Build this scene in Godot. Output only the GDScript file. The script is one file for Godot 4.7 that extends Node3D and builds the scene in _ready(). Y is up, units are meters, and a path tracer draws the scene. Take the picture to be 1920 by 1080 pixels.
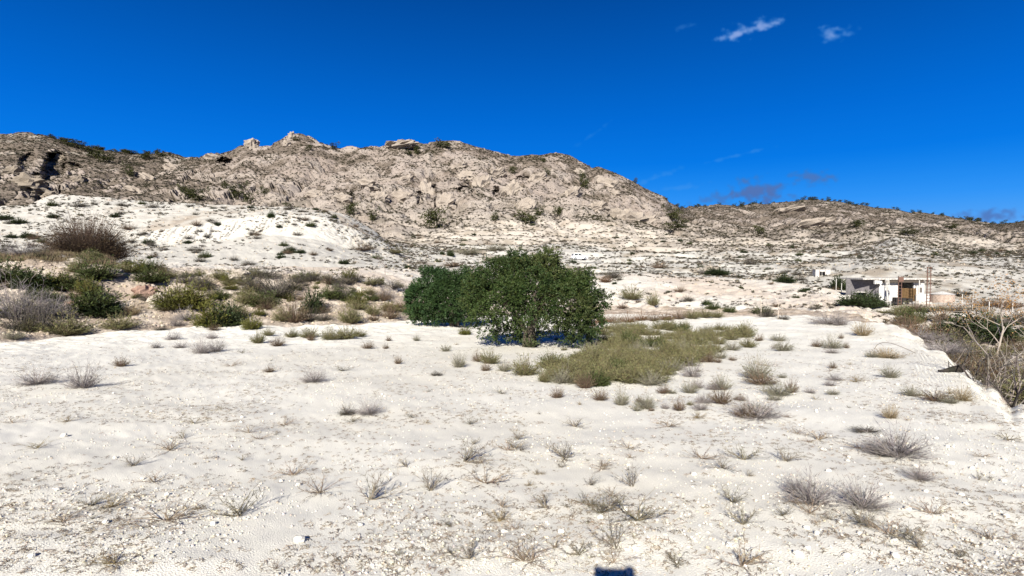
extends Node3D
# A dry white marl field with two evergreen trees below a rocky mountain, winter sun behind the viewer.
# Levels of the land are kept as survey stations: [bearing mark, distance in m, level mark], with the
# bearing 960 straight ahead, 1050 marks to 45 degrees, and the level mark 500 at eye height.

const MARKS := 1050.0
const AHEAD := 960.0
const LEVEL := 500.0
const EYE := 1.65

class Shape:
	var v := PackedVector3Array()
	var n := PackedVector3Array()
	var c := PackedColorArray()
	var ix := PackedInt32Array()
	func tri(a: Vector3, b: Vector3, d: Vector3, col: Color) -> void:
		var k := v.size()
		v.append(a); v.append(b); v.append(d)
		c.append(col); c.append(col); c.append(col)
		ix.append(k); ix.append(k + 1); ix.append(k + 2)
	func quad(a: Vector3, b: Vector3, d: Vector3, e: Vector3, col: Color) -> void:
		var k := v.size()
		v.append(a); v.append(b); v.append(d); v.append(e)
		for i in 4: c.append(col)
		ix.append(k); ix.append(k + 1); ix.append(k + 2)
		ix.append(k); ix.append(k + 2); ix.append(k + 3)
	func leaf(p: Vector3, dir: Vector3, side: Vector3, l: float, w: float, col: Color) -> void:
		var m := p + dir * (l * 0.5)
		quad(p, m + side * (w * 0.5), p + dir * l, m - side * (w * 0.5), col)
	func tube(a: Vector3, b: Vector3, ra: float, rb: float, col: Color, sides := 3) -> void:
		var dir := (b - a)
		if dir.length() < 1e-5: return
		dir = dir.normalized()
		var s := dir.cross(Vector3.UP if absf(dir.y) < 0.9 else Vector3.RIGHT).normalized()
		var t := dir.cross(s)
		var k := v.size()
		for i in sides:
			var an := TAU * i / sides
			var o := s * cos(an) + t * sin(an)
			v.append(a + o * ra); v.append(b + o * rb)
			c.append(col); c.append(col)
		for i in sides:
			var j := (i + 1) % sides
			var p := k + i * 2
			var q := k + j * 2
			ix.append(p); ix.append(q); ix.append(p + 1)
			ix.append(q); ix.append(q + 1); ix.append(p + 1)
	func box(at: Vector3, size: Vector3, col: Color, basis := Basis.IDENTITY, bevel := 0.0) -> void:
		# a box with chamfered vertical edges when bevel > 0
		var h := size * 0.5
		var ring: Array[Vector2] = []
		if bevel > 0.0:
			ring = [Vector2(-h.x + bevel, -h.z), Vector2(h.x - bevel, -h.z), Vector2(h.x, -h.z + bevel), Vector2(h.x, h.z - bevel), Vector2(h.x - bevel, h.z), Vector2(-h.x + bevel, h.z), Vector2(-h.x, h.z - bevel), Vector2(-h.x, -h.z + bevel)]
		else:
			ring = [Vector2(-h.x, -h.z), Vector2(h.x, -h.z), Vector2(h.x, h.z), Vector2(-h.x, h.z)]
		var m := ring.size()
		for i in m:
			var p := ring[i]
			var q := ring[(i + 1) % m]
			quad(at + basis * Vector3(p.x, -h.y, p.y), at + basis * Vector3(p.x, h.y, p.y), at + basis * Vector3(q.x, h.y, q.y), at + basis * Vector3(q.x, -h.y, q.y), col)
		for i in range(1, m - 1):
			tri(at + basis * Vector3(ring[0].x, h.y, ring[0].y), at + basis * Vector3(ring[i + 1].x, h.y, ring[i + 1].y), at + basis * Vector3(ring[i].x, h.y, ring[i].y), col)
			tri(at + basis * Vector3(ring[0].x, -h.y, ring[0].y), at + basis * Vector3(ring[i].x, -h.y, ring[i].y), at + basis * Vector3(ring[i + 1].x, -h.y, ring[i + 1].y), col)
	func prism(outline: Array, z0: float, z1: float, col: Color) -> void:
		# an outline in x, y given a thickness along z
		var m := outline.size()
		var poly := PackedVector2Array(outline)
		for i in m:
			var p: Vector2 = outline[i]
			var q: Vector2 = outline[(i + 1) % m]
			quad(Vector3(p.x, p.y, z0), Vector3(q.x, q.y, z0), Vector3(q.x, q.y, z1), Vector3(p.x, p.y, z1), col)
		var t := Geometry2D.triangulate_polygon(poly)
		for i in range(0, t.size(), 3):
			for z in [z0, z1]:
				tri(Vector3(poly[t[i]].x, poly[t[i]].y, z), Vector3(poly[t[i + 1]].x, poly[t[i + 1]].y, z), Vector3(poly[t[i + 2]].x, poly[t[i + 2]].y, z), col)
	func mesh(mat: Material) -> ArrayMesh:
		var a := []
		a.resize(Mesh.ARRAY_MAX)
		a[Mesh.ARRAY_VERTEX] = v
		if n.size() == v.size(): a[Mesh.ARRAY_NORMAL] = n
		a[Mesh.ARRAY_COLOR] = c
		a[Mesh.ARRAY_INDEX] = ix
		var m := ArrayMesh.new()
		m.add_surface_from_arrays(Mesh.PRIMITIVE_TRIANGLES, a)
		m.surface_set_material(0, mat)
		return m

var rng := RandomNumberGenerator.new()
var cols := PackedFloat32Array()
var n_cols := 0
var n_rows := 0
var land := PackedVector3Array()
var row_line := PackedInt32Array()     # which stretch a row belongs to
var row_part := PackedFloat32Array()   # how far along it
var first_row := PackedInt32Array()
var rock_mask := PackedFloat32Array()
var counts := {}
var M := {}

func noise(kind: int, freq: float, sd: int, octaves := 3) -> FastNoiseLite:
	var f := FastNoiseLite.new()
	f.noise_type = kind
	f.frequency = freq
	f.seed = sd
	f.fractal_type = FastNoiseLite.FRACTAL_FBM if octaves > 1 else FastNoiseLite.FRACTAL_NONE
	f.fractal_octaves = octaves
	return f

# ---------------------------------------------------------------- names and tags
func numbered(called: String) -> String:
	var k: int = counts.get(called, 0)
	counts[called] = k + 1
	return called if k == 0 else "%s_%03d" % [called, k]

func tag(o: Node, label: String, category: String, group := "", kind := "") -> void:
	if label: o.set_meta("label", label)
	if category: o.set_meta("category", category)
	if group: o.set_meta("group", group)
	if kind: o.set_meta("kind", kind)

func put(called: String, mesh: Mesh, parent: Node = self) -> MeshInstance3D:
	var o := MeshInstance3D.new()
	o.name = numbered(called) if parent == self else called
	o.mesh = mesh
	parent.add_child(o, true)
	return o

func base(called: String, at: Vector3, turn := 0.0) -> Node3D:
	var o := Node3D.new()
	o.name = numbered(called)
	add_child(o)
	o.position = at
	o.rotation.y = turn
	return o

func scatter(called: String, mesh: Mesh, places: Array, tints: Array, label: String, category: String, parent: Node = self) -> MultiMeshInstance3D:
	var mm := MultiMesh.new()
	mm.transform_format = MultiMesh.TRANSFORM_3D
	mm.use_colors = tints.size() > 0
	mm.mesh = mesh
	mm.instance_count = places.size()
	for i in places.size():
		mm.set_instance_transform(i, places[i])
		if tints.size() > 0: mm.set_instance_color(i, tints[i])
	var o := MultiMeshInstance3D.new()
	o.multimesh = mm
	o.name = numbered(called) if parent == self else called
	parent.add_child(o, true)
	tag(o, label, category, "", "stuff")
	return o

# ---------------------------------------------------------------- materials
func flat_mat(col: Color, rough := 0.9, metal := 0.0) -> StandardMaterial3D:
	var m := StandardMaterial3D.new()
	m.albedo_color = col.linear_to_srgb()
	m.roughness = rough
	m.metallic = metal
	m.metallic_specular = 0.3
	m.vertex_color_use_as_albedo = true
	return m

func grain_image(size: int, freq: float, sd: int, low: float, kind := FastNoiseLite.TYPE_SIMPLEX_SMOOTH, octaves := 5) -> ImageTexture:
	var f := noise(kind, freq, sd, octaves)
	f.fractal_gain = 0.6
	var im := f.get_seamless_image(size, size)
	im.convert(Image.FORMAT_RGB8)
	if low > 0.0:
		im.adjust_bcs(1.0, 1.0, 1.0)
		for y in size:
			for x in size:
				var g := im.get_pixel(x, y).r
				g = low + (1.0 - low) * g
				im.set_pixel(x, y, Color(g, g, g))
	im.generate_mipmaps()
	return ImageTexture.create_from_image(im)

func earth(scale: float, low: float, relief: float, freq := 0.03, sd := 3, pebbly := false) -> StandardMaterial3D:
	var m := flat_mat(Color.WHITE, 0.95)
	m.metallic_specular = 0.15
	m.uv1_triplanar = true
	m.uv1_world_triplanar = true
	m.uv1_scale = Vector3.ONE * scale
	m.albedo_texture = grain_image(512, freq, sd, low)
	m.heightmap_enabled = true
	m.heightmap_scale = relief
	m.heightmap_texture = grain_image(512, freq, sd, 0.0, FastNoiseLite.TYPE_CELLULAR if pebbly else FastNoiseLite.TYPE_SIMPLEX_SMOOTH)
	return m

func leafy(back: float) -> StandardMaterial3D:
	var m := flat_mat(Color.WHITE, 0.6)
	m.backlight_enabled = true
	m.backlight = Color(back, back, back * 0.6)
	return m

# ---------------------------------------------------------------- light
func set_light() -> void:
	var cam := Camera3D.new()
	cam.name = "camera"
	add_child(cam)
	cam.position = Vector3(0, EYE, 0)
	cam.rotation.x = -atan(40.0 / MARKS)
	cam.fov = rad_to_deg(2.0 * atan(540.0 / MARKS))
	cam.near = 0.05
	cam.far = 4000.0
	cam.current = true
	var sun := DirectionalLight3D.new()
	sun.name = "sun"
	add_child(sun)
	# light runs away from the viewer, a little to the right, and down by about 29 degrees
	sun.look_at_from_position(Vector3.ZERO, Vector3(195.0 / MARKS, -587.0 / MARKS, -1.0), Vector3.UP)
	sun.light_energy = 1.6
	sun.light_color = Color(1.0, 0.97, 0.915)
	sun.light_angular_distance = 0.5
	sun.shadow_enabled = true
	var we := WorldEnvironment.new()
	we.name = "world_environment"
	var e := Environment.new()
	e.background_mode = Environment.BG_SKY
	e.tonemap_mode = Environment.TONE_MAPPER_LINEAR
	e.tonemap_exposure = 2.12
	e.background_energy_multiplier = 1.0 / 2.12
	var sky := Sky.new()
	var sm := PanoramaSkyMaterial.new()
	sm.panorama = ImageTexture.create_from_image(sky_image())
	sky.sky_material = sm
	e.sky = sky
	e.sdfgi_enabled = true
	e.ssao_enabled = true
	e.ssil_enabled = true
	we.environment = e
	add_child(we)

func sky_image() -> Image:
	var w := 4096
	var h := 2048
	var im := Image.create(w, h, false, Image.FORMAT_RGB8)
	var ramp := [[-90.0, Color8(150, 140, 125)], [-2.0, Color8(160, 165, 170)], [0.0, Color8(120, 180, 250)], [2.5, Color8(108, 176, 250)], [6.0, Color8(50, 150, 248)], [10.0, Color8(8, 122, 232)], [14.0, Color8(3, 108, 215)], [20.0, Color8(2, 90, 185)], [26.0, Color8(2, 73, 156)], [45.0, Color8(6, 50, 108)], [90.0, Color8(10, 32, 68)]]
	for y in h:
		var el := 90.0 - 180.0 * (y + 0.5) / h
		var col: Color = ramp[0][1]
		for i in range(1, ramp.size()):
			if el <= ramp[i][0]:
				col = (ramp[i - 1][1] as Color).lerp(ramp[i][1], clampf((el - ramp[i - 1][0]) / (ramp[i][0] - ramp[i - 1][0]), 0, 1))
				break
			col = ramp[i][1]
		im.fill_rect(Rect2i(0, y, w, 1), col)
	# small fair-weather clouds: [bearing, level, half width, half height, tilt, colour, cover]
	var f := noise(FastNoiseLite.TYPE_SIMPLEX_SMOOTH, 0.035, 5, 4)
	var white := Color8(160, 178, 232)
	var grey := Color8(82, 118, 184)
	for k in [[1370, 71, 30, 15, 0.25, white, 0.75], [1422, 57, 38, 15, 0.35, white, 0.65], [1398, 64, 50, 11, 0.3, white, 0.45], [1544, 68, 26, 14, 0.1, white, 0.5], [1564, 74, 32, 11, 0.3, white, 0.4], [1277, 59, 22, 7, 0.2, white, 0.2],
			[1414, 360, 56, 26, 0.02, grey, 1.0], [1420, 364, 50, 20, 0.0, grey, 0.8], [1345, 373, 50, 12, 0.1, grey, 0.6], [1440, 371, 60, 9, 0.0, grey, 0.5], [1518, 334, 50, 15, -0.02, grey, 0.8], [1850, 405, 74, 15, 0.05, grey, 0.8],
			[1225, 335, 60, 7, 0.35, white, 0.16], [1375, 294, 70, 4, 0.25, white, 0.2], [1275, 352, 60, 6, 0.12, white, 0.14], [1105, 258, 42, 6, 0.7, white, 0.13]]:
		var az0 := atan2(k[0] - AHEAD, MARKS)
		var el0 := atan2(LEVEL - k[1], sqrt(MARKS * MARKS + pow(k[0] - AHEAD, 2)))
		var rx := int(k[2] * 2.4 / MARKS / TAU * w)
		var ry := int(maxf(k[3] * 2.6, k[2] * 2.2 * k[4]) / MARKS / PI * h) + 2
		for j in range(-ry, ry + 1):
			for i in range(-rx, rx + 1):
				var az: float = az0 + i * TAU / w
				var el: float = el0 - j * PI / h
				var u: float = tan(az) * MARKS
				var uu: float = u + AHEAD - k[0]
				var vv: float = LEVEL - tan(el) * sqrt(MARKS * MARKS + u * u) - k[1]
				var a: float = uu / k[2]
				var b: float = (vv + uu * k[4]) / k[3]
				var wob := f.get_noise_2d(k[0] + uu, (k[1] + vv) * 1.6) * 0.9
				var cover: float = smoothstep(0.0, 1.0, (1.05 - sqrt(a * a + b * b) + wob) * 0.95) * k[6]
				if cover > 0.01:
					var px := int(floor(fposmod(az / TAU, 1.0) * w))
					var py := int(floor((0.5 - el / PI) * h))
					im.set_pixel(px, py, im.get_pixel(px, py).lerp(k[5], cover))
	return im

# ---------------------------------------------------------------- land
func smooth_keys(keys: Array, u: float, slot: int) -> float:
	# monotone cubic through the stations
	var m := keys.size()
	if u <= keys[0][0]: return keys[0][slot]
	if u >= keys[m - 1][0]: return keys[m - 1][slot]
	var i := 0
	while keys[i + 1][0] < u: i += 1
	var x0: float = keys[i][0]
	var x1: float = keys[i + 1][0]
	var y0: float = keys[i][slot]
	var y1: float = keys[i + 1][slot]
	var s := (y1 - y0) / (x1 - x0)
	var ta := s
	var tb := s
	if i > 0:
		var s0: float = (y0 - keys[i - 1][slot]) / (x0 - keys[i - 1][0])
		ta = 0.0 if s0 * s <= 0.0 else 2.0 * s0 * s / (s0 + s)
	if i < m - 2:
		var s1: float = (keys[i + 2][slot] - y1) / (keys[i + 2][0] - x1)
		tb = 0.0 if s1 * s <= 0.0 else 2.0 * s1 * s / (s1 + s)
	var t := (u - x0) / (x1 - x0)
	var dx := x1 - x0
	return y0 * (1 + 2 * t) * (1 - t) * (1 - t) + ta * dx * t * (1 - t) * (1 - t) + y1 * t * t * (3 - 2 * t) + tb * dx * t * t * (t - 1)

func build_land() -> void:
	var edge_c := [[-1200, 20, 690], [-300, 23, 665], [0, 25, 645], [130, 28, 632], [230, 30, 620], [400, 32, 612], [560, 33, 612], [700, 36, 606], [780, 40, 600], [850, 44, 595], [1000, 48, 590], [1150, 50, 590], [1300, 48, 594], [1500, 46, 592], [1600, 40, 602], [1660, 38, 604], [1690, 35, 611], [1712, 31, 628], [1740, 27, 650], [1768, 24, 658], [1790, 21, 674], [1812, 18, 688], [1832, 15.5, 708], [1860, 13, 728], [1890, 11.3, 752], [1920, 10, 768], [2100, 6.5, 860], [3120, 4, 1010]]
	var edge_d := [[-1200, 34, 470], [-300, 38, 480], [0, 40, 487], [130, 41, 486], [230, 42, 497], [300, 42, 513], [500, 44, 520], [600, 45, 523], [700, 46, 532], [760, 47, 548], [850, 52, 572], [1000, 56, 577], [1150, 59, 576], [1300, 57, 580], [1500, 54, 583], [1600, 48, 594], [1690, 42, 634], [1760, 31, 690], [1830, 22, 775], [1920, 16, 860], [2100, 11, 1000], [3120, 8, 1150]]
	var edge_e := [[-1200, 60, 470], [-300, 68, 478], [0, 70, 480], [150, 72, 481], [300, 75, 492], [500, 75, 498], [700, 78, 502], [760, 80, 505], [900, 85, 512], [1100, 88, 518], [1170, 92, 513], [1300, 90, 518], [1450, 84, 527], [1580, 74, 545], [1640, 70, 560], [1700, 66, 567], [1800, 64, 569], [1920, 62, 572], [3120, 60, 580]]
	var edge_f := [[-1200, 80, 455], [-300, 85, 462], [0, 85, 456], [150, 88, 457], [240, 93, 462], [330, 95, 459], [400, 97, 452], [450, 98, 446], [520, 98, 442], [600, 98, 450], [650, 99, 465], [720, 99, 482], [800, 100, 496], [900, 102, 502], [1000, 103, 506], [1100, 106, 508], [1170, 108, 506], [1300, 104, 509], [1450, 98, 506], [1550, 90, 501], [1650, 86, 497], [1750, 86, 500], [1850, 88, 506], [1920, 90, 508], [3120, 90, 510]]
	var edge_g := [[-1200, 90, 450], [-300, 92, 450], [0, 92, 441], [150, 95, 441], [240, 97, 437], [330, 99, 428], [400, 101, 416], [450, 102, 409], [520, 103, 402], [600, 105, 406], [650, 106, 425], [720, 109, 456], [760, 116, 471], [900, 122, 481], [1000, 126, 484], [1090, 130, 489], [1170, 132, 492], [1300, 126, 493], [1450, 122, 492], [1550, 120, 489], [1700, 122, 482], [1900, 126, 484], [3120, 126, 486]]
	var edge_h := [[-1200, 105, 420], [-300, 106, 405], [0, 106, 389], [55, 108, 385], [80, 112, 374], [110, 115, 365], [200, 116, 371], [330, 118, 380], [450, 119, 386], [560, 120, 390], [640, 121, 400], [700, 123, 432], [730, 126, 455], [780, 142, 461], [900, 160, 457], [1000, 168, 457], [1100, 170, 460], [1170, 166, 470], [1300, 160, 470], [1450, 155, 471], [1600, 158, 466], [1640, 160, 460], [1680, 162, 446], [1730, 164, 460], [1800, 165, 470], [1920, 165, 476], [3120, 165, 480]]
	var edge_i := [[-1200, 165, 470], [0, 168, 478], [300, 172, 470], [560, 178, 452], [640, 180, 450], [730, 184, 444], [800, 196, 434], [900, 208, 420], [1000, 214, 416], [1100, 215, 418], [1200, 215, 430], [1300, 210, 441], [1450, 202, 450], [1600, 208, 448], [1700, 214, 440], [1900, 214, 454], [3120, 214, 460]]
	var edge_j := [[-1200, 270, 360], [0, 275, 345], [100, 285, 352], [180, 292, 350], [260, 300, 350], [350, 298, 340], [420, 285, 345], [500, 285, 345], [600, 282, 352], [760, 276, 350], [900, 276, 345], [1000, 276, 355], [1100, 278, 370], [1200, 285, 400], [1250, 302, 415], [1300, 322, 420], [1450, 332, 425], [1600, 332, 420], [1750, 332, 430], [1920, 320, 440], [3120, 320, 450]]
	var edge_k := [[-1200, 380, 262], [-100, 385, 254], [0, 385, 249], [60, 388, 250], [110, 392, 262], [160, 398, 274], [200, 400, 284], [250, 410, 286], [300, 415, 288], [345, 412, 293], [400, 385, 290], [440, 372, 284], [466, 364, 273], [500, 364, 276], [530, 372, 262], [548, 376, 253], [566, 376, 250], [600, 378, 263], [640, 376, 278], [690, 366, 273], [725, 360, 274], [745, 358, 267], [770, 360, 266], [800, 364, 267], [830, 366, 262], [860, 366, 266], [900, 366, 277], [950, 366, 289], [1000, 368, 292], [1035, 370, 286], [1060, 370, 292], [1100, 370, 310], [1160, 372, 329], [1200, 376, 348], [1245, 384, 371], [1262, 420, 384], [1300, 520, 387], [1380, 570, 384], [1450, 590, 381], [1490, 600, 376], [1520, 600, 374], [1600, 600, 382], [1700, 600, 397], [1800, 590, 409], [1870, 560, 419], [1895, 540, 416], [1930, 520, 409], [2100, 500, 400], [3120, 480, 400]]
	var near_a := [[-1200, 1.0, 500.0 + 1050.0 * 1.70]]
	var near_b := []
	for k in edge_c:
		var d := minf(22.0, 0.72 * k[1])
		near_b.append([k[0], d, LEVEL + MARKS * (EYE + 0.07 * d) / d])
	var back_m := []
	for k in edge_k: back_m.append([k[0], k[1] * 1.35, k[2] + 120])
	var lines := [near_a, near_b, edge_c, edge_d, edge_e, edge_f, edge_g, edge_h, edge_i, edge_j, edge_k, back_m]
	for l in lines:
		for s in l: s.append(EYE + (LEVEL - s[2]) / MARKS * s[1])
	# relief of four sizes at each line: half-metre lumps, three-metre, sixteen-metre, crags; then steps
	var relief := [[.010, .025, .03, 0, 0], [.016, .06, .06, 0, 0], [.05, .18, .06, 0, 0], [.13, .50, .15, 0, 0], [.05, .20, .25, 0, .3], [.05, .25, .35, 0, .8], [.05, .22, .30, 0, 1], [.05, .22, .25, 0, 1], [.06, .4, .9, .45, .7], [0, .6, 1.5, 1, 0], [0, .4, .7, .3, 0], [0, .5, 2, .3, 0]]
	var rows := [250, 70, 74, 62, 44, 56, 60, 64, 120, 140, 6]
	var step := 2.9
	var u := -1200.0
	while u < 3121.0:
		cols.append(u)
		u += step if u > -80.0 and u < 2000.0 else 40.0
	n_cols = cols.size()
	first_row = [0]
	for i in rows.size():
		for j in rows[i]:
			row_line.append(i)
			row_part.append(float(j) / rows[i])
		first_row.append(row_line.size())
	row_line.append(rows.size() - 1)
	row_part.append(1.0)
	n_rows = row_line.size()
	land.resize(n_rows * n_cols)
	rock_mask.resize(n_rows * n_cols)
	var tint := PackedColorArray()
	tint.resize(n_rows * n_cols)
	var S := FastNoiseLite.TYPE_SIMPLEX_SMOOTH
	var n1 := noise(S, 1.7, 11, 3)
	var n2 := noise(S, 0.33, 12, 3)
	var n3 := noise(S, 0.055, 13, 3)
	var nb := noise(S, 0.022, 14, 4)
	var nr := noise(S, 0.05, 15, 4)
	var nf := noise(S, 0.21, 16, 3)
	var cell := noise(FastNoiseLite.TYPE_CELLULAR, 0.075, 17, 1)
	cell.cellular_return_type = FastNoiseLite.RETURN_DISTANCE2_SUB
	var cval := noise(FastNoiseLite.TYPE_CELLULAR, 0.075, 17, 1)
	cval.cellular_return_type = FastNoiseLite.RETURN_CELL_VALUE
	var rill := noise(S, 0.9, 18, 2)
	var gul := noise(S, 0.016, 19, 2)
	# openings in the rock: [bearing, level, half width, half height, depth, slant]
	var hollows := [[108, 322, 20, 36, 17, 0.15], [78, 352, 14, 24, 14, -0.2], [142, 318, 16, 12, 9, -0.5], [60, 305, 14, 16, 6, 0.3], [425, 304, 13, 6, 14, 0.1], [884, 345, 7, 14, 11, -0.5], [868, 354, 14, 3, 8, 0.0], [811, 361, 7, 14, 11, 0.3], [789, 372, 5, 10, 7, 0.1], [820, 378, 4, 10, 7, 0.1], [660, 375, 4, 12, 6, 0.1], [930, 364, 5, 6, 6, 0.1], [985, 335, 16, 3, 5, -0.1]]
	var st := []
	for l in lines.size():
		var dd := PackedFloat32Array()
		var yy := PackedFloat32Array()
		for k in n_cols:
			var wob := 0.0
			if l == 2 or l == 3: wob = 0.10 * n3.get_noise_2d(cols[k] * 0.26, 7.0) * clampf((cols[k] - 1560.0) / 100.0, 0, 1)
			dd.append(smooth_keys(lines[l], cols[k], 1) * (1.0 + wob))
			yy.append(smooth_keys(lines[l], cols[k], 3))
		st.append([dd, yy])
	for r in n_rows:
		var i := row_line[r]
		var t := row_part[r]
		var ra: Array = relief[i]
		var rb: Array = relief[i + 1]
		var a1: float = lerpf(ra[0], rb[0], t)
		var a2: float = lerpf(ra[1], rb[1], t)
		var a3: float = lerpf(ra[2], rb[2], t)
		var a4: float = lerpf(ra[3], rb[3], t)
		var a5: float = lerpf(ra[4], rb[4], t)
		var d0s: PackedFloat32Array = st[i][0]
		var d1s: PackedFloat32Array = st[i + 1][0]
		var y0s: PackedFloat32Array = st[i][1]
		var y1s: PackedFloat32Array = st[i + 1][1]
		for k in n_cols:
			var bu := cols[k]
			var d0 := d0s[k]
			var d1 := d1s[k]
			var d: float
			if i == 0:
				d = pow(lerpf(pow(d0, -0.6), pow(d1, -0.6), t), -1.0 / 0.6)
			else:
				d = lerpf(d0, d1, t)
			var td := (d - d0) / (d1 - d0)
			var es := td
			if i == 9: es = pow(td, 1.25)
			if i == 2: es = lerpf(td, smoothstep(0, 1, td), 0.7)
			var y := lerpf(y0s[k], y1s[k], es)
			var kx := (bu - AHEAD) / MARKS
			var x := kx * d
			var z := -d
			# steps of the old terraces
			if a5 > 0.0 and bu > 740.0:
				var w5 := a5 * clampf((bu - 740.0) / 50.0, 0, 1) * clampf((1640.0 - bu) / 80.0, 0, 1)
				w5 *= smoothstep(-0.25, 0.15, nb.get_noise_2d(x * 0.9 + 300.0, z * 0.9))
				if w5 > 0.0:
					var stp := 1.9 if i >= 6 else 1.1
					var kk := (y + n3.get_noise_2d(x * 0.8 + 90.0, z * 0.8) * 0.9) / stp
					var fl := floorf(kk)
					y += w5 * stp * (fl + smoothstep(0.62, 0.98, kk - fl) - kk)
			var g2 := n2.get_noise_2d(x, z)
			var g3 := n3.get_noise_2d(x, z)
			y += a2 * g2 + a3 * g3
			if d < 130.0: y += a1 * n1.get_noise_2d(x, z)
			if i == 3 and bu > 1000.0:      # low swells in the right-hand fields
				y += 0.5 * sin(PI * t) * maxf(0.0, nr.get_noise_2d(x * 1.6, z * 1.6))
			var idx := r * n_cols + k
			# ---- colour of the matter and rock
			var c: Color
			var fine := nf.get_noise_2d(x, z)
			if i <= 1:
				c = Color(0.79, 0.778, 0.722)
				var warm := clampf(g3 * 0.8 + fine * 0.5 + 0.1, 0, 1)
				c = c.lerp(Color(0.66, 0.62, 0.52), warm * 0.5)
			elif i == 2:
				c = Color(0.40, 0.335, 0.28).lerp(Color(0.56, 0.50, 0.44), clampf(fine * 1.8 + 0.45, 0, 1))
				c = c.lerp(Color(0.26, 0.215, 0.17), clampf(g2 * 1.8 - 0.1, 0, 0.6))
			elif i == 3:
				c = Color(0.60, 0.53, 0.465).lerp(Color(0.69, 0.66, 0.61), clampf(g3 * 2.0 + 0.4, 0, 1))
			elif i <= 6:
				c = Color(0.53, 0.52, 0.488)
				if bu < 760.0:
					var beige := clampf(g3 * 1.2 + fine * 0.8 + (0.1 if i == 6 and bu > 200.0 else -0.45), 0, 1)
					c = c.lerp(Color(0.34, 0.285, 0.23), beige * 0.75)
				else:
					c = c.lerp(Color(0.29, 0.245, 0.195), clampf(g3 * 1.6 + fine * 0.9 - 0.05, 0, 0.8))
			else:
				c = Color(0.49, 0.45, 0.40)
				c = c.lerp(Color(0.235, 0.195, 0.15), clampf(g3 * 1.5 + fine * 1.0, 0, 1) * 0.75)
			# rills down the cut face of the white hill
			if i == 5 and bu < 740.0:
				var q := rill.get_noise_2d(x * 0.85 + g2 * 0.3, y * 0.03)
				d += (0.25 + 1.6 * absf(g3)) * sqrt(sin(PI * t)) * clampf(1.0 - absf(q) * 6.0, 0, 1) * clampf((bu - 180.0) / 80.0, 0.15, 1)
			elif i == 4 and bu < 740.0:
				var q := rill.get_noise_2d(x * 0.6 + g2 * 0.6, y * 0.15)
				d += 0.4 * sin(PI * t) * clampf(1.0 - absf(q) * 3.0, 0, 1)
			if i >= 7 and a4 > 0.0:
				var left := clampf((400.0 - bu + g3 * 60.0) / 60.0, 0, 1)
				var right := clampf((bu - 1230.0) / 60.0, 0, 1)
				var big := nb.get_noise_2d(x, z)
				var ro := nr.get_noise_3d(x, y * 1.4, z)
				var up := t if i == 9 else (0.0 if i < 9 else 1.0)
				var m := ro * 1.5 + fine * 0.75 + 0.52 - 0.75 * up * up - 0.62 * left - 0.45 * right
				m = smoothstep(0.0, 0.22, m)
				rock_mask[idx] = m
				var wx := x + fine * 3.0
				var wy := y * 1.5 + g3 * 5.0
				var cl := cell.get_noise_3d(wx, wy, z)
				var cv := cval.get_noise_3d(wx, wy, z)
				var edge := smoothstep(-1.0, -0.72, cl)
				y += a4 * (big * 4.5 - 4.5 * smoothstep(0.35, 0.0, absf(gul.get_noise_2d(x + g3 * 8.0, z * 0.35))) + m * (cv * 1.6 + edge * 1.3 - 0.8))
				d -= a4 * m * (cv * 1.5 + edge * 1.5) * (1.0 - 0.6 * right)
				var rock := Color(0.325, 0.276, 0.245).lerp(Color(0.395, 0.347, 0.313), clampf(cv * 0.5 + 0.5, 0, 1))
				var soil := Color(0.170, 0.142, 0.118).lerp(Color(0.225, 0.19, 0.162), clampf(fine + 0.4, 0, 1))
				soil = soil.lerp(Color(0.42, 0.385, 0.34), 0.8 * smoothstep(0.18, 0.30, ro + fine * 0.15))
				var mc := soil.lerp(rock, m)
				c = c.lerp(mc, clampf(a4 * 1.4 - 0.3, 0, 1) if i == 8 else (1.0 if i > 8 else clampf(t * 0.8 - 0.5, 0, 1)))
				if i == 8 and t < 0.3: c = c.lerp(mc, t / 0.3 * 0.5)
				var lev := LEVEL - MARKS * (y - EYE) / d
				for hl in hollows:
					var eu: float = (bu - hl[0] + (lev - hl[1]) * hl[5] + g2 * 4.0) / hl[2]
					var ev: float = (lev - hl[1] + fine * 5.0) / hl[3]
					var e2 := eu * eu + ev * ev
					if e2 < 1.6:
						var push: float = hl[4] * smoothstep(1.3, 0.75, e2 + cv * 0.25)
						y += (y - EYE) / d * push
						d += push
			land[idx] = Vector3(kx * d, y, -d)
			tint[idx] = c
	M["white_earth"] = earth(1.5, 0.84, 0.5, 0.08, 3)
	M["pale_earth"] = earth(0.22, 0.78, 6.0, 0.05, 4, true)
	M["rock"] = earth(0.07, 0.66, 45.0, 0.04, 6, true)
	var names := [["ground", 0, 2, "white_earth"], ["earth_bank", 2, 3, "pale_earth"], ["terrace_ground", 3, 4, "pale_earth"], ["white_hill", 4, 7, "pale_earth"], ["foothills", 7, 8, "pale_earth"], ["mountain", 8, 11, "rock"]]
	for s in names:
		land_piece(s[0], first_row[s[1]], first_row[s[2]] if s[2] < 11 else n_rows - 1, tint, M[s[3]])
	# the land beside and behind the viewer
	var sh := Shape.new()
	var pale := Color(0.62, 0.57, 0.50)
	for side in [0, n_cols - 1]:
		for r in range(0, n_rows - 5, 4):
			var a := land[r * n_cols + side]
			var b := land[mini(r + 4, n_rows - 1) * n_cols + side]
			sh.quad(a, b, Vector3(b.x, b.y, -1.0), Vector3(a.x, a.y, -1.0), pale)
			sh.quad(Vector3(a.x, a.y, -1.0), Vector3(b.x, b.y, -1.0), Vector3(b.x, b.y, 300.0), Vector3(a.x, a.y, 300.0), pale)
	var l0 := land[0]
	var r0 := land[n_cols - 1]
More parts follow.
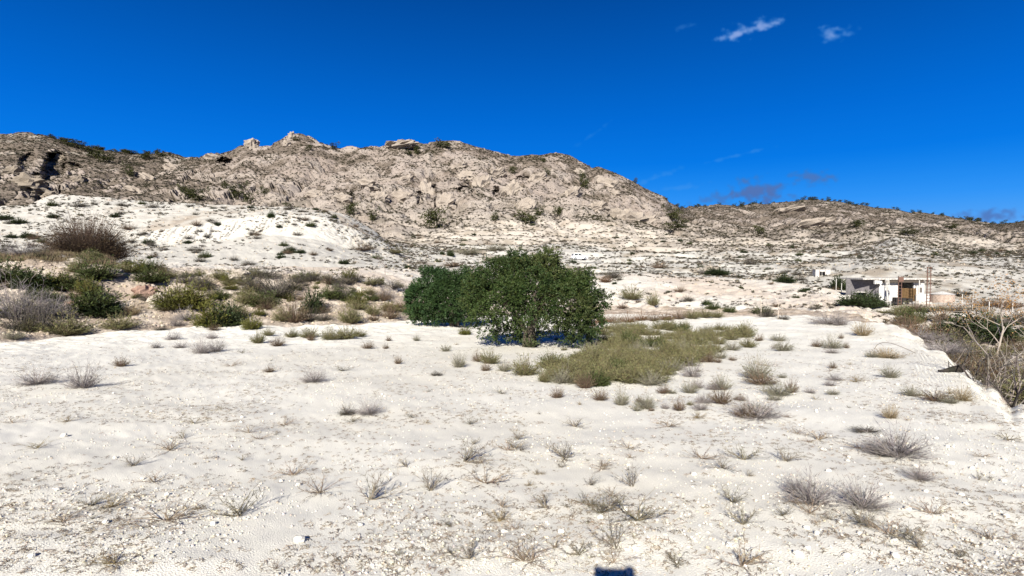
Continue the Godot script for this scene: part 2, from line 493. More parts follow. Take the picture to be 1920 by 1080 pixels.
	sh.quad(Vector3(l0.x, l0.y, -1.0), Vector3(r0.x, r0.y, -1.0), Vector3(r0.x, r0.y, 300.0), Vector3(l0.x, l0.y, 300.0), pale)
	var o := put("plain", sh.mesh(M["pale_earth"]))
	o.set_meta("kind", "structure")

func land_piece(called: String, r0: int, r1: int, tint: PackedColorArray, mat: Material) -> void:
	var sh := Shape.new()
	var rr := r1 - r0 + 1
	sh.v.resize(rr * n_cols)
	sh.n.resize(rr * n_cols)
	sh.c.resize(rr * n_cols)
	for r in range(r0, r1 + 1):
		var up := mini(r + 1, n_rows - 1)
		var dn := maxi(r - 1, 0)
		for k in n_cols:
			var j := (r - r0) * n_cols + k
			var idx := r * n_cols + k
			sh.v[j] = land[idx]
			sh.c[j] = tint[idx]
			var along := land[r * n_cols + mini(k + 1, n_cols - 1)] - land[r * n_cols + maxi(k - 1, 0)]
			var out := land[up * n_cols + k] - land[dn * n_cols + k]
			sh.n[j] = along.cross(out).normalized()
	sh.ix.resize((rr - 1) * (n_cols - 1) * 6)
	var q := 0
	for r in rr - 1:
		for k in n_cols - 1:
			var a := r * n_cols + k
			sh.ix[q] = a; sh.ix[q + 1] = a + n_cols; sh.ix[q + 2] = a + 1
			sh.ix[q + 3] = a + 1; sh.ix[q + 4] = a + n_cols; sh.ix[q + 5] = a + n_cols + 1
			q += 6
	var o := put(called, sh.mesh(mat))
	o.set_meta("kind", "structure")

func col_at(u: float) -> float:
	var k := cols.bsearch(u)
	k = clampi(k, 1, n_cols - 1)
	return k - 1 + (u - cols[k - 1]) / (cols[k] - cols[k - 1])

func seen(u: float, level: float, from := 0.0) -> Vector3:
	# where the land first reaches a level mark on a bearing, beyond a distance
	var kf := col_at(u)
	var k := int(kf)
	var f := kf - k
	var prev := Vector3.ZERO
	for r in n_rows:
		var p := land[r * n_cols + k].lerp(land[r * n_cols + k + 1], f)
		if -p.z >= from and p.z < -0.9:
			var lv := LEVEL - MARKS * (p.y - EYE) / -p.z
			if lv <= level:
				return p if prev == Vector3.ZERO else p
			prev = p
	return Vector3.INF

func stand(u: float, d: float) -> Vector3:
	# the land at a bearing and a distance
	var kf := col_at(u)
	var k := int(kf)
	var f := kf - k
	var lo := 0
	var hi := n_rows - 1
	while hi - lo > 1:
		var mid := (lo + hi) / 2
		if -land[mid * n_cols + k].z < d: lo = mid
		else: hi = mid
	var a := land[lo * n_cols + k].lerp(land[lo * n_cols + k + 1], f)
	var b := land[hi * n_cols + k].lerp(land[hi * n_cols + k + 1], f)
	return a.lerp(b, clampf((d + a.z) / maxf(a.z - b.z, 1e-4), 0, 1))

func wander(u: float, row: float) -> Vector3:
	var kf := col_at(u)
	var k := int(kf)
	var r := clampi(int(row), 0, n_rows - 2)
	return land[r * n_cols + k].lerp(land[(r + 1) * n_cols + k + 1], kf - k)

# ---------------------------------------------------------------- plants (all are made one metre wide and high, and then sized)
func vary(c: Color, amount: float) -> Color:
	var k := 1.0 + rng.randf_range(-amount, amount)
	return Color(c.r * k * rng.randf_range(0.94, 1.06), c.g * k, c.b * k * rng.randf_range(0.9, 1.1))

func dir_in_dome(spread: float) -> Vector3:
	var a := rng.randf() * TAU
	var s := sqrt(rng.randf()) * spread
	return Vector3(cos(a) * sin(s), cos(s), sin(a) * sin(s)).normalized()

func any_dir() -> Vector3:
	var z := rng.randf_range(-1, 1)
	var a := rng.randf() * TAU
	var s := sqrt(1.0 - z * z)
	return Vector3(cos(a) * s, z, sin(a) * s)

# stems and needles of a bushy shrub; returns [stems, foliage]
func bush(n_stems: int, wood: Color, green: Color, spread: float, leaves: int, leaf_l: float, leaf_w: float, from_part: float, lump: float, thick := 0.0055) -> Array:
	var stems := Shape.new()
	var fol := Shape.new()
	var lobes: Array[Vector3] = []
	for i in 7: lobes.append(dir_in_dome(spread))
	for i in n_stems:
		var dir := dir_in_dome(spread)
		var best := 0.0
		for l in lobes: best = maxf(best, l.dot(dir))
		var reach := (0.5 / maxf(0.5, absf(Vector2(dir.x, dir.z).length()))) if false else 1.0
		var side := Vector2(dir.x, dir.z).length()
		reach = 1.0 / sqrt(side * side / 0.25 + dir.y * dir.y)      # half a metre sideways, one metre up
		reach *= rng.randf_range(0.62, 1.0) * (1.0 - lump + lump * best)
		var p := Vector3(rng.randf_range(-0.06, 0.06), -0.03, rng.randf_range(-0.06, 0.06))
		var w := vary(wood, 0.3)
		var g := vary(green, 0.28)
		var bend := any_dir() * 0.10
		var q := p
		for s in 3:
			var t := (s + 1) / 3.0
			var nx := p + dir * reach * t + bend * (t * t) + Vector3.UP * 0.06 * t * t
			stems.tube(q, nx, thick * (1.15 - s * 0.3), thick * (1.15 - (s + 1) * 0.3), w)
			if leaves == 0 and s > 0:
				for b in 2:
					var bd := (dir + any_dir() * 0.75).normalized()
					stems.tube(nx, nx + bd * reach * rng.randf_range(0.10, 0.24), thick * 0.6, thick * 0.28, w)
			q = nx
		for l in leaves:
			var t := rng.randf_range(from_part, 1.03)
			var at := p + dir * reach * t + bend * (t * t) + Vector3.UP * 0.06 * t * t
			var ld := (dir + any_dir() * 0.8 + Vector3.UP * 0.25).normalized()
			fol.leaf(at, ld, ld.cross(any_dir()).normalized(), leaf_l * rng.randf_range(0.7, 1.3), leaf_w, vary(g, 0.15))
	return [stems, fol]

# loosely branched dry weed
func weed(n_main: int, lie: float, wood: Color, thick: float) -> Shape:
	var sh := Shape.new()
	for i in n_main:
		var dir := dir_in_dome(lie)
		var p := Vector3(rng.randf_range(-0.02, 0.02), -0.02, rng.randf_range(-0.02, 0.02))
		var col := vary(wood, 0.3)
		var l := rng.randf_range(0.35, 0.62)
		var q := p
		for s in 4:
			dir = (dir + any_dir() * 0.28 + Vector3.UP * 0.05).normalized()
			var nx := q + dir * l / 4.0
			sh.tube(q, nx, thick * (1.0 - s * 0.2), thick * (0.8 - s * 0.2), col)
			for b in rng.randi_range(1, 3):
				var bd := (dir + any_dir() * 0.9).normalized()
				var e := nx + bd * l * rng.randf_range(0.12, 0.3)
				sh.tube(nx, e, thick * 0.5, thick * 0.3, col)
				if rng.randf() < 0.5:
					sh.tube(e, e + (bd + any_dir() * 0.8).normalized() * 0.06, thick * 0.35, thick * 0.2, col)
			q = nx
	return sh

# low scrub clump for the slopes: a tuft of many small blades
func tuft(n_blades: int, w: float) -> Shape:
	var sh := Shape.new()
	for i in n_blades:
		var dir := dir_in_dome(1.35)
		var side := Vector2(dir.x, dir.z).length()
		var reach := rng.randf_range(0.55, 1.0) / sqrt(side * side / 0.25 + dir.y * dir.y / 0.5)
		var at := dir * reach * rng.randf_range(0.15, 0.6)
		var k := rng.randf_range(0.7, 1.25)
		sh.leaf(at, (dir + any_dir() * 0.5).normalized(), any_dir().cross(dir).normalized(), reach * 0.5, w, Color(k, k, k))
	return sh

func stone(sd: int) -> Shape:
	# an angular pebble, one metre across, flat facets
	var f := noise(FastNoiseLite.TYPE_CELLULAR, 0.9, sd, 1)
	var sh := Shape.new()
	var rings := 5
	var segs := 7
	var pt := func(i: int, j: int) -> Vector3:
		var a := PI * i / rings
		var b := TAU * (j % segs) / segs + i * 0.4
		var p := Vector3(sin(a) * cos(b), cos(a), sin(a) * sin(b))
		return p * (0.5 + 0.2 * f.get_noise_3d(p.x * 1.3, p.y * 1.3, p.z * 1.3)) * Vector3(1, 0.62, 0.8)
	for i in rings:
		for j in segs:
			sh.quad(pt.call(i, j), pt.call(i + 1, j), pt.call(i + 1, j + 1), pt.call(i, j + 1), Color.WHITE)
	return sh

func limb(sh: Shape, p: Vector3, dir: Vector3, length: float, r: float, depth: int, col: Color, kink: float, lift: float, twig_ends: Array) -> void:
	var q := p
	var segs := 4
	for s in segs:
		dir = (dir + any_dir() * kink + Vector3.UP * lift).normalized()
		var nx := q + dir * length / segs
		sh.tube(q, nx, r * (1.0 - 0.5 * s / segs), r * (1.0 - 0.5 * (s + 1) / segs), vary(col, 0.12), 6 if r > 0.02 else 4)
		if depth > 0 and s > 0:
			for b in rng.randi_range(1, 2):
				limb(sh, nx, (dir + any_dir() * 0.95).normalized(), length * rng.randf_range(0.4, 0.65), r * 0.5, depth - 1, col, kink, lift, twig_ends)
		q = nx
	twig_ends.append(q)

# an evergreen tree out of rounded lobes of leaves: lobes as [x, y, z, radius across, radius up]
func leafy_crown(lobes: Array, sprigs: int, per: int, leaf_l: float, leaf_w: float, greens: Array, low: float) -> Shape:
	var sh := Shape.new()
	var total := 0.0
	for l in lobes: total += l[3] * l[4]
	var f := noise(FastNoiseLite.TYPE_SIMPLEX_SMOOTH, 1.1, 31, 3)
	for l in lobes:
		var own: Color = vary(greens[rng.randi() % greens.size()], 0.3)
		var cnt := int(sprigs * l[3] * l[4] / total)
		for i in cnt:
			var dir := any_dir()
			if dir.y < -0.35 and rng.randf() < 0.6: dir.y = -dir.y
			var rad := lerpf(0.55, 1.04, sqrt(rng.randf()))
			var p := Vector3(l[0], l[1], l[2]) + Vector3(dir.x * l[3], dir.y * l[4], dir.z * l[3]) * rad
			var gap := f.get_noise_3d(p.x, p.y, p.z)
			if gap < -0.24: continue
			p += dir * gap * 0.65
			if p.y < low: continue
			var inside := false
			for o in lobes:
				var e := Vector3((p.x - o[0]) / o[3], (p.y - o[1]) / o[4], (p.z - o[2]) / o[3])
				if e.length_squared() < 0.24: inside = true
			if inside: continue
			var out := (dir + any_dir() * 0.5 + Vector3.DOWN * 0.15).normalized()
			var col: Color = greens[rng.randi() % greens.size()].lerp(own, 0.55)
			for k in per:
				var t := rng.randf()
				var at := p + out * (t * 0.26 - 0.12) + any_dir() * 0.03
				var ld := (out + any_dir() * 0.9).normalized()
				sh.leaf(at, ld, ld.cross(any_dir()).normalized(), leaf_l * rng.randf_range(0.7, 1.2), leaf_w * rng.randf_range(0.8, 1.2), vary(col, 0.22))
	return sh

func make_trees() -> void:
	M["leaf"] = leafy(0.35)
	M["stem"] = flat_mat(Color.WHITE, 0.95)
	M["bark"] = flat_mat(Color.WHITE, 0.95)
	var greens := [Color(0.030, 0.050, 0.014), Color(0.040, 0.056, 0.016), Color(0.024, 0.042, 0.014), Color(0.054, 0.064, 0.022)]
	var at := stand(992, 22.0)
	var t := base("carob_tree", at)
	tag(t, "wide round evergreen tree with dense dark leaves and short trunk on white field", "tree")
	var lobes := [[-1.35, 2.15, 0.2, 0.95, 1.25], [-1.75, 1.45, 0.4, 0.62, 0.75], [-0.35, 2.85, 0.0, 1.15, 0.95], [0.45, 2.9, -0.3, 1.0, 0.85], [0.35, 3.3, 0.3, 0.75, 0.55], [-0.45, 3.3, -0.2, 0.75, 0.5], [1.4, 2.15, 0.2, 1.05, 0.95], [2.05, 1.75, 0.0, 0.85, 1.0], [0.35, 2.15, 1.0, 1.1, 0.95], [-0.75, 1.85, 1.0, 0.8, 0.9], [1.3, 1.6, 0.8, 0.9, 0.85], [1.75, 0.95, 0.6, 0.72, 0.62], [0.2, 2.2, -1.1, 1.3, 1.1], [-1.1, 1.9, -0.9, 1.0, 1.0], [1.5, 1.8, -0.9, 1.0, 1.0], [1.9, 0.6, 0.7, 0.62, 0.5], [2.3, 1.2, 0.2, 0.6, 0.7], [-1.9, 2.0, 0.0, 0.6, 0.8], [-0.95, 3.4, 0.0, 0.5, 0.42], [0.85, 3.45, 0.0, 0.45, 0.4], [1.9, 2.75, 0.0, 0.5, 0.45], [-1.95, 2.7, 0.0, 0.45, 0.45], [2.65, 1.9, 0.0, 0.45, 0.5], [-0.9, 0.5, -0.7, 0.7, 0.42], [0.0, 0.45, -1.0, 0.8, 0.42], [2.5, 1.1, 0.4, 0.5, 0.5]]  # low back lobes added as a dark stand-in for the shadow on the ground
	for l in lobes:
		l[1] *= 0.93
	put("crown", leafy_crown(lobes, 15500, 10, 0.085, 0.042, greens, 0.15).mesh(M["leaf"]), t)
	var wood := Shape.new()
	var ends := []
	for k in [[-0.05, 0.1, 0.5, -0.5], [0.1, 0.5, 0.2, 0.1], [0.0, 0.3, 0.8, 0.3], [-0.1, -0.4, 0.4, 0.5]]:
		limb(wood, Vector3(k[0], 0.55, 0.0), Vector3(k[1] * 1.3, 1.1, k[3]).normalized(), 1.7, 0.10, 1, Color(0.075, 0.064, 0.052), 0.25, 0.05, ends)
	put("limb", wood.mesh(M["bark"]), t)
	var trunk := Shape.new()
	for k in 5:
		var an := k * 1.3
		var off := Vector3(cos(an) * 0.12, 0, sin(an) * 0.10)
		trunk.tube(off * 1.7 + Vector3(0, -0.15, 0), off + Vector3(0.02, 0.75, 0), 0.13, 0.10, vary(Color(0.075, 0.064, 0.052), 0.15), 8)
	put("trunk", trunk.mesh(M["bark"]), t)
	var suck := bush(70, Color(0.10, 0.085, 0.06), Color(0.055, 0.075, 0.03), 1.0, 8, 0.09, 0.05, 0.3, 0.2)
	var s0 := put("sucker_shoots", (suck[0] as Shape).mesh(M["stem"]), t)
	put("sucker_leaves", (suck[1] as Shape).mesh(M["leaf"]), s0).set_meta("kind", "stuff")
	s0.position = Vector3(0.02, 0, 0.25)
	s0.scale = Vector3(0.95, 0.75, 0.95)
	at = stand(848, 34.0)
	t = base("carob_tree", at)
	tag(t, "smaller round evergreen tree partly hidden behind the wide one, beside the bank", "tree")
	lobes = [[-1.6, 1.6, 0.1, 1.15, 1.2], [-0.9, 2.3, 0.0, 1.1, 1.15], [-1.1, 3.0, 0.1, 0.6, 0.55], [0.2, 2.3, 0.2, 1.2, 1.1], [0.9, 2.0, 0.0, 1.1, 1.1], [-0.4, 1.5, 0.8, 1.2, 1.0], [0.4, 1.4, 0.7, 1.0, 0.9], [-1.9, 0.9, 0.3, 0.7, 0.6], [-0.3, 1.7, -1.0, 1.3, 1.1], [-2.2, 1.6, 0.0, 0.7, 0.7], [-1.0, 0.95, 0.6, 0.8, 0.7], [0.9, 1.0, 0.5, 0.8, 0.7], [-1.4, 0.45, -0.5, 0.8, 0.42], [0.3, 0.45, -0.6, 0.9, 0.42], [-0.5, 0.4, -0.2, 0.7, 0.4], [-2.0, 0.5, 0.0, 0.6, 0.42]]  # lowest lobes added too, dark leaves covering the shadowed ground
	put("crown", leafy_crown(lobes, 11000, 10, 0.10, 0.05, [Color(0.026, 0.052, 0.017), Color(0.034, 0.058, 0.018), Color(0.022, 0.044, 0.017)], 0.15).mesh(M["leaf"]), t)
	trunk = Shape.new()
	trunk.tube(Vector3(0, -0.2, 0), Vector3(-0.1, 1.4, 0), 0.2, 0.14, Color(0.10, 0.085, 0.07), 8)
	trunk.tube(Vector3(0.25, -0.2, 0.05), Vector3(0.5, 1.3, 0), 0.13, 0.09, Color(0.10, 0.085, 0.07), 8)
	put("trunk", trunk.mesh(M["bark"]), t)


# kinds of shrub: name -> [variants of [stems mesh, foliage mesh]]
var kinds := {}
func make_kinds() -> void:
	M["stem"] = flat_mat(Color.WHITE, 0.95)
	M["needle"] = leafy(0.3)
	var recipes := {
		"olive": [210, Color(0.13, 0.105, 0.066), Color(0.122, 0.122, 0.056), 1.25, 9, 0.085, 0.014, 0.35, 0.3],
		"yellow": [230, Color(0.09, 0.07, 0.035), Color(0.090, 0.094, 0.022), 1.4, 13, 0.085, 0.018, 0.3, 0.35],
		"green": [240, Color(0.06, 0.05, 0.03), Color(0.050, 0.064, 0.021), 1.45, 14, 0.085, 0.020, 0.3, 0.35],
		"dark": [260, Color(0.05, 0.045, 0.03), Color(0.027, 0.040, 0.015), 1.5, 16, 0.085, 0.030, 0.3, 0.3],
		"brown": [200, Color(0.115, 0.078, 0.058), Color(0.115, 0.093, 0.058), 1.2, 5, 0.07, 0.012, 0.5, 0.2],
		"russet": [200, Color(0.12, 0.07, 0.042), Color(0.125, 0.072, 0.038), 1.3, 7, 0.07, 0.015, 0.35, 0.3],
		"sage": [190, Color(0.17, 0.155, 0.125), Color(0.165, 0.163, 0.112), 1.2, 7, 0.07, 0.011, 0.35, 0.2],
		"grey": [230, Color(0.205, 0.186, 0.182), Color.BLACK, 1.3, 0, 0, 0, 0, 0.2],
		"thorn": [260, Color(0.082, 0.072, 0.064), Color(0.075, 0.072, 0.045), 1.5, 3, 0.05, 0.014, 0.5, 0.25],
		"tan": [200, Color(0.21, 0.165, 0.105), Color(0.21, 0.17, 0.102), 1.25, 6, 0.08, 0.010, 0.3, 0.2],
	}
	for k in recipes:
		var r: Array = recipes[k]
		var made := []
		for i in 4:
			var b := bush(r[0], r[1], r[2], r[3], r[4], r[5], r[6], r[7], r[8])
			made.append([(b[0] as Shape).mesh(M["stem"]), (b[1] as Shape).mesh(M["needle"]) if r[4] > 0 else null])
		kinds[k] = made

func shrub(called: String, kind: String, at: Vector3, width: float, height: float, label: String, group: String, category := "shrub") -> void:
	var made: Array = kinds[kind][rng.randi() % 4]
	var t := base(called, at - Vector3(0, height * 0.02, 0), rng.randf() * TAU)
	t.scale = Vector3(width, height, width) * Vector3(1.12, 1.08, 1.12)
	put("stems", made[0], t)
	if made[1] != null: put("foliage", made[1], t)
	tag(t, told_apart(label, at, width), category, group)

var landmarks: Array = []
func told_apart(label: String, at: Vector3, width: float) -> String:
	# adds the size, and the landmark that it grows near
	if landmarks.is_empty():
		landmarks = [["the pinkish boulder", seen(266, 556), 5.0, "boulder"], ["the large bare bush", stand(165, 47.0), 6.0, "large bare"], ["the smaller tree", stand(848, 34.0), 4.5, "smaller"], ["the wide tree", stand(992, 22.0), 4.5, "wide tree"], ["the charred log", seen(1782, 702), 3.0, "log"], ["the dead tree", stand(1898, 13.2), 5.0, "dead"], ["the white car", stand(1087, 128.0), 14.0, "car"], ["the shed", stand(1660, 65.0), 9.0, "shed"]]
	var size := "small " if width < 0.6 else ("large " if width > 1.7 else "")
	var out := size + label
	for l in landmarks:
		if at.distance_to(l[1]) < l[2] and not label.contains(l[3]) and (out + " near " + l[0]).split(" ").size() <= 16:
			return out + " near " + l[0]
	return out

var looks := {
	"olive": ["olive_shrub", "olive green shrub of upright needle sprigs"],
	"yellow": ["broom_shrub", "bright yellow green bushy shrub"],
	"green": ["leafy_shrub", "mid green dense leafy shrub"],
	"dark": ["evergreen_shrub", "dark green dense leafy shrub"],
	"brown": ["dry_shrub", "brownish half dry upright shrub"],
	"russet": ["russet_shrub", "russet brown dried shrub"],
	"sage": ["sage_shrub", "pale sage green wispy shrub"],
	"grey": ["bare_shrub", "bare grey shrub of thin radiating stems"],
	"thorn": ["thorn_shrub", "dark grey tangled thorny shrub"],
	"tan": ["straw_shrub", "straw coloured dry domed shrub"],
}

func shrubs_from(list: Array, where: String, group: String, grow := 1.0) -> void:
	for s in list:
		var p := seen(s[0], s[1])
		if p == Vector3.INF: continue
		var m := -p.z / MARKS
		var look: Array = looks[s[4]]
		shrub(look[0], s[4], p, s[2] * m * grow, s[3] * m * grow, look[1] + " " + where, "%s %s" % [look[0].replace("_", " ") + "s", group])

func make_shrubs() -> void:
	# on the open field
	shrubs_from([[150, 731, 62, 52, "grey"], [64, 724, 76, 34, "grey"], [222, 690, 32, 24, "brown"], [376, 664, 44, 36, "grey"], [402, 660, 34, 28, "grey"], [322, 638, 30, 18, "grey"], [290, 655, 22, 14, "grey"], [335, 655, 28, 14, "grey"],
		[482, 644, 30, 28, "olive"], [502, 630, 24, 18, "olive"], [518, 650, 34, 24, "brown"], [502, 699, 24, 16, "brown"], [585, 720, 52, 30, "grey"], [546, 634, 28, 20, "olive"], [578, 634, 40, 26, "olive"], [582, 640, 20, 18, "brown"], [618, 638, 40, 28, "olive"], [648, 636, 48, 30, "olive"], [672, 632, 30, 20, "olive"],
		[648, 780, 40, 28, "thorn"], [690, 780, 54, 30, "grey"], [745, 684, 18, 20, "brown"], [688, 657, 28, 18, "brown"], [722, 655, 14, 12, "brown"], [780, 640, 16, 16, "sage"], [728, 640, 14, 12, "brown"], [835, 660, 24, 18, "sage"],
		[860, 690, 34, 34, "sage"], [895, 680, 26, 26, "brown"], [918, 684, 44, 32, "olive"], [945, 700, 34, 28, "sage"], [985, 706, 62, 44, "olive"], [1020, 718, 26, 28, "olive"], [910, 700, 24, 22, "brown"], [818, 706, 28, 12, "thorn"], [872, 628, 28, 18, "yellow"],
		[1045, 748, 30, 27, "brown"], [1098, 734, 46, 40, "brown"], [1126, 754, 36, 28, "brown"], [1166, 764, 36, 44, "sage"], [1212, 772, 46, 36, "sage"], [1196, 776, 20, 18, "sage"], [1276, 776, 30, 30, "brown"], [1250, 770, 20, 16, "grey"],
		[1355, 762, 52, 40, "brown"], [1356, 735, 44, 34, "sage"], [1422, 788, 100, 40, "grey"], [1400, 786, 50, 30, "brown"], [1422, 712, 62, 54, "sage"], [1432, 722, 74, 30, "brown"], [1462, 744, 66, 32, "sage"], [1488, 738, 30, 34, "brown"], [1300, 708, 40, 36, "grey"], [1296, 740, 36, 34, "sage"], [1310, 732, 30, 22, "grey"],
		[1620, 630, 40, 38, "tan"], [1666, 674, 62, 26, "tan"], [1638, 674, 26, 16, "sage"], [1673, 710, 40, 30, "sage"], [1470, 660, 46, 26, "sage"], [1462, 640, 34, 18, "sage"], [1562, 655, 48, 30, "sage"], [1535, 652, 26, 18, "brown"], [1562, 666, 30, 12, "grey"], [1590, 655, 14, 16, "brown"], [1580, 636, 12, 12, "brown"],
		[1676, 790, 34, 34, "tan"], [1692, 862, 118, 58, "grey"], [1655, 858, 60, 30, "grey"], [1530, 952, 100, 62, "grey"], [1500, 935, 50, 40, "grey"], [1626, 960, 92, 60, "grey"], [1736, 908, 52, 34, "grey"], [1715, 744, 46, 22, "sage"], [1762, 756, 66, 24, "brown"], [1812, 754, 40, 36, "tan"], [1788, 760, 34, 20, "sage"],
		[1565, 694, 16, 16, "brown"], [1570, 715, 34, 14, "grey"], [1560, 725, 24, 14, "grey"], [1524, 742, 22, 14, "grey"], [1566, 742, 30, 12, "sage"], [1630, 816, 60, 14, "thorn"]], "on the open white field", "on the open field")
	# the spreading patch beside the tree
	var patch: Array = []
	var outline := PackedVector2Array([Vector2(1024, 715), Vector2(1036, 688), Vector2(1090, 668), Vector2(1128, 640), Vector2(1112, 620), Vector2(1190, 610), Vector2(1290, 616), Vector2(1395, 620), Vector2(1410, 634), Vector2(1340, 655), Vector2(1330, 674), Vector2(1270, 700), Vector2(1230, 724), Vector2(1150, 722), Vector2(1080, 728)])
	var tries := 0
	while patch.size() < 125 and tries < 20000:
		tries += 1
		var q := Vector2(rng.randf_range(1020, 1415), rng.randf_range(609, 728))
		if not Geometry2D.is_point_in_polygon(q, outline): continue
		var ok := true
		for o in patch:
			if absf(o[0] - q.x) < 18 and absf(o[1] - q.y) < 6: ok = false
		if not ok: continue
		var sz := lerpf(30, 58, (q.y - 610) / 118.0) * rng.randf_range(0.85, 1.2)
		patch.append([q.x, q.y, sz, sz * rng.randf_range(0.4, 0.72), "olive" if rng.randf() < 0.82 else ("green" if rng.randf() < 0.4 else "sage")])
	for i in 46:
		var q := Vector2(rng.randf_range(1040, 1490), rng.randf_range(625, 775))
		var sz := rng.randf_range(12, 30) * lerpf(0.7, 1.2, (q.y - 625) / 150.0)
		patch.append([q.x, q.y, sz, sz * rng.randf_range(0.5, 0.8), ["olive", "sage", "sage", "brown", "grey"][rng.randi() % 5]])
	patch.sort_custom(func(a, b): return a[1] < b[1])
	shrubs_from(patch, "in the dense patch beside the wide tree", "of the dense green patch")
	shrubs_from([[1320, 634, 36, 20, "olive"], [1345, 632, 36, 20, "olive"], [1372, 630, 40, 24, "olive"], [1398, 628, 40, 28, "olive"], [1300, 638, 30, 18, "olive"], [1345, 664, 36, 26, "olive"], [1375, 658, 36, 26, "sage"], [1405, 655, 34, 26, "olive"], [1332, 684, 30, 26, "brown"], [1352, 676, 30, 22, "sage"], [1425, 640, 20, 18, "brown"]], "trailing off beyond the green patch", "beyond the green patch")
	shrubs_from([[1128, 606, 36, 22, "russet"], [1152, 606, 38, 22, "russet"], [1178, 605, 36, 22, "russet"], [1204, 602, 34, 20, "russet"], [1226, 603, 34, 20, "brown"], [1250, 601, 34, 20, "russet"], [1274, 599, 36, 20, "brown"], [1298, 598, 36, 22, "olive"], [1322, 597, 34, 22, "olive"], [1345, 596, 30, 18, "olive"], [1338, 580, 30, 18, "green"], [1368, 586, 26, 18, "green"], [1110, 612, 30, 16, "russet"]], "in the strip behind the green patch", "behind the green patch")
	# on the bank at the left
	shrubs_from([[12, 528, 74, 48, "green"], [58, 540, 60, 40, "dark"], [92, 535, 76, 34, "yellow"], [120, 545, 60, 34, "green"], [182, 526, 62, 52, "green"], [150, 540, 46, 30, "green"], [250, 512, 52, 28, "yellow"], [282, 530, 56, 32, "green"], [312, 522, 40, 22, "olive"],
		[175, 585, 84, 58, "green"], [190, 592, 60, 40, "dark"], [22, 596, 84, 70, "grey"], [60, 600, 80, 62, "grey"], [95, 592, 64, 42, "grey"], [35, 620, 70, 60, "thorn"], [75, 622, 60, 50, "thorn"], [52, 622, 38, 24, "olive"], [125, 630, 80, 48, "olive"], [222, 618, 58, 36, "olive"], [245, 592, 34, 32, "tan"], [22, 638, 40, 22, "sage"],
		[328, 578, 72, 58, "yellow"], [360, 580, 70, 50, "yellow"], [310, 582, 50, 34, "olive"], [395, 612, 66, 52, "yellow"], [420, 612, 60, 46, "dark"], [440, 600, 50, 46, "olive"], [470, 618, 36, 34, "yellow"], [378, 545, 56, 36, "thorn"], [350, 532, 46, 26, "thorn"], [412, 525, 36, 24, "olive"], [432, 528, 34, 22, "yellow"],
		[455, 535, 40, 26, "olive"], [480, 545, 60, 44, "thorn"], [520, 558, 80, 60, "thorn"], [545, 545, 56, 40, "thorn"], [495, 575, 50, 36, "green"], [470, 570, 44, 32, "olive"], [552, 605, 56, 56, "brown"], [530, 604, 40, 36, "olive"], [586, 585, 38, 46, "dark"], [580, 602, 36, 34, "thorn"], [606, 602, 34, 22, "thorn"],
		[620, 560, 40, 34, "green"], [640, 560, 36, 40, "thorn"], [656, 606, 44, 46, "olive"], [698, 592, 30, 30, "olive"], [730, 598, 36, 36, "brown"], [700, 602, 26, 16, "brown"], [775, 590, 32, 24, "brown"], [590, 528, 50, 22, "thorn"], [620, 530, 50, 24, "thorn"], [650, 532, 40, 24, "thorn"], [668, 526, 34, 20, "thorn"], [700, 535, 44, 16, "thorn"], [735, 540, 50, 20, "thorn"], [765, 548, 36, 18, "thorn"], [720, 560, 36, 24, "grey"],
		[345, 600, 40, 24, "grey"], [330, 612, 30, 20, "grey"], [395, 636, 22, 14, "grey"], [400, 620, 26, 14, "brown"], [300, 620, 26, 14, "thorn"], [560, 530, 40, 20, "thorn"], [500, 520, 60, 26, "thorn"], [455, 516, 50, 22, "thorn"]], "on the stony bank", "on the stony bank", 1.08)
	for i in 115:
		var u := rng.randf_range(-60, 800)
		var row := rng.randf_range(first_row[2] + 14, first_row[3] + 6)
		var k: String = ["thorn", "green", "olive", "yellow", "green", "brown", "olive"][rng.randi() % 7]
		var w := rng.randf_range(0.5, 1.7)
		shrub(looks[k][0], k, wander(u, row), w, w * rng.randf_range(0.5, 0.75), looks[k][1] + " on the stony bank", looks[k][0].replace("_", " ") + "s on the stony bank")
	for i in 46:
		var u := rng.randf_range(1690, 1990)
		var d := rng.randf_range(20, 58)
		if d < lerpf(40, 15, clampf((u - 1690) / 230.0, 0, 1)): d += 16
		var k: String = ["thorn", "brown", "grey", "olive", "brown", "thorn", "green"][rng.randi() % 7]
		var w := rng.randf_range(1.0, 2.6)
		shrub(looks[k][0], k, stand(u, d), w, w * rng.randf_range(0.5, 0.75), looks[k][1] + " in the gully beyond the ledge", looks[k][0].replace("_", " ") + "s in the gully")
	# in the gully beyond the ledge: bearing, distance, top level, width
	for s in [[1700, 42, 592, 3.4, "brown"], [1728, 37, 590, 3.4, "russet"], [1760, 36, 592, 3.6, "brown"], [1790, 34, 600, 3.4, "olive"], [1730, 31, 628, 3.0, "grey"], [1758, 28, 640, 2.8, "grey"], [1790, 27, 636, 2.8, "thorn"], [1815, 26, 630, 2.8, "brown"], [1842, 40, 582, 4.6, "dark"], [1868, 38, 596, 3.0, "dark"], [1800, 22, 668, 2.2, "thorn"], [1832, 20, 668, 2.2, "thorn"], [1860, 24, 640, 2.4, "brown"], [1775, 24, 668, 2.0, "grey"], [1905, 46, 580, 3.0, "thorn"], [1860, 17, 700, 1.8, "thorn"], [1885, 28, 640, 2.4, "thorn"]]:
		var p := stand(s[0], s[1])
		var top: float = EYE + (LEVEL - s[2]) / MARKS * s[1]
		var look: Array = looks[s[4]]
		shrub(look[0], s[4], p, s[3], maxf(0.6, top - p.y), look[1] + " in the gully beyond the ledge", look[0].replace("_", " ") + "s in the gully")

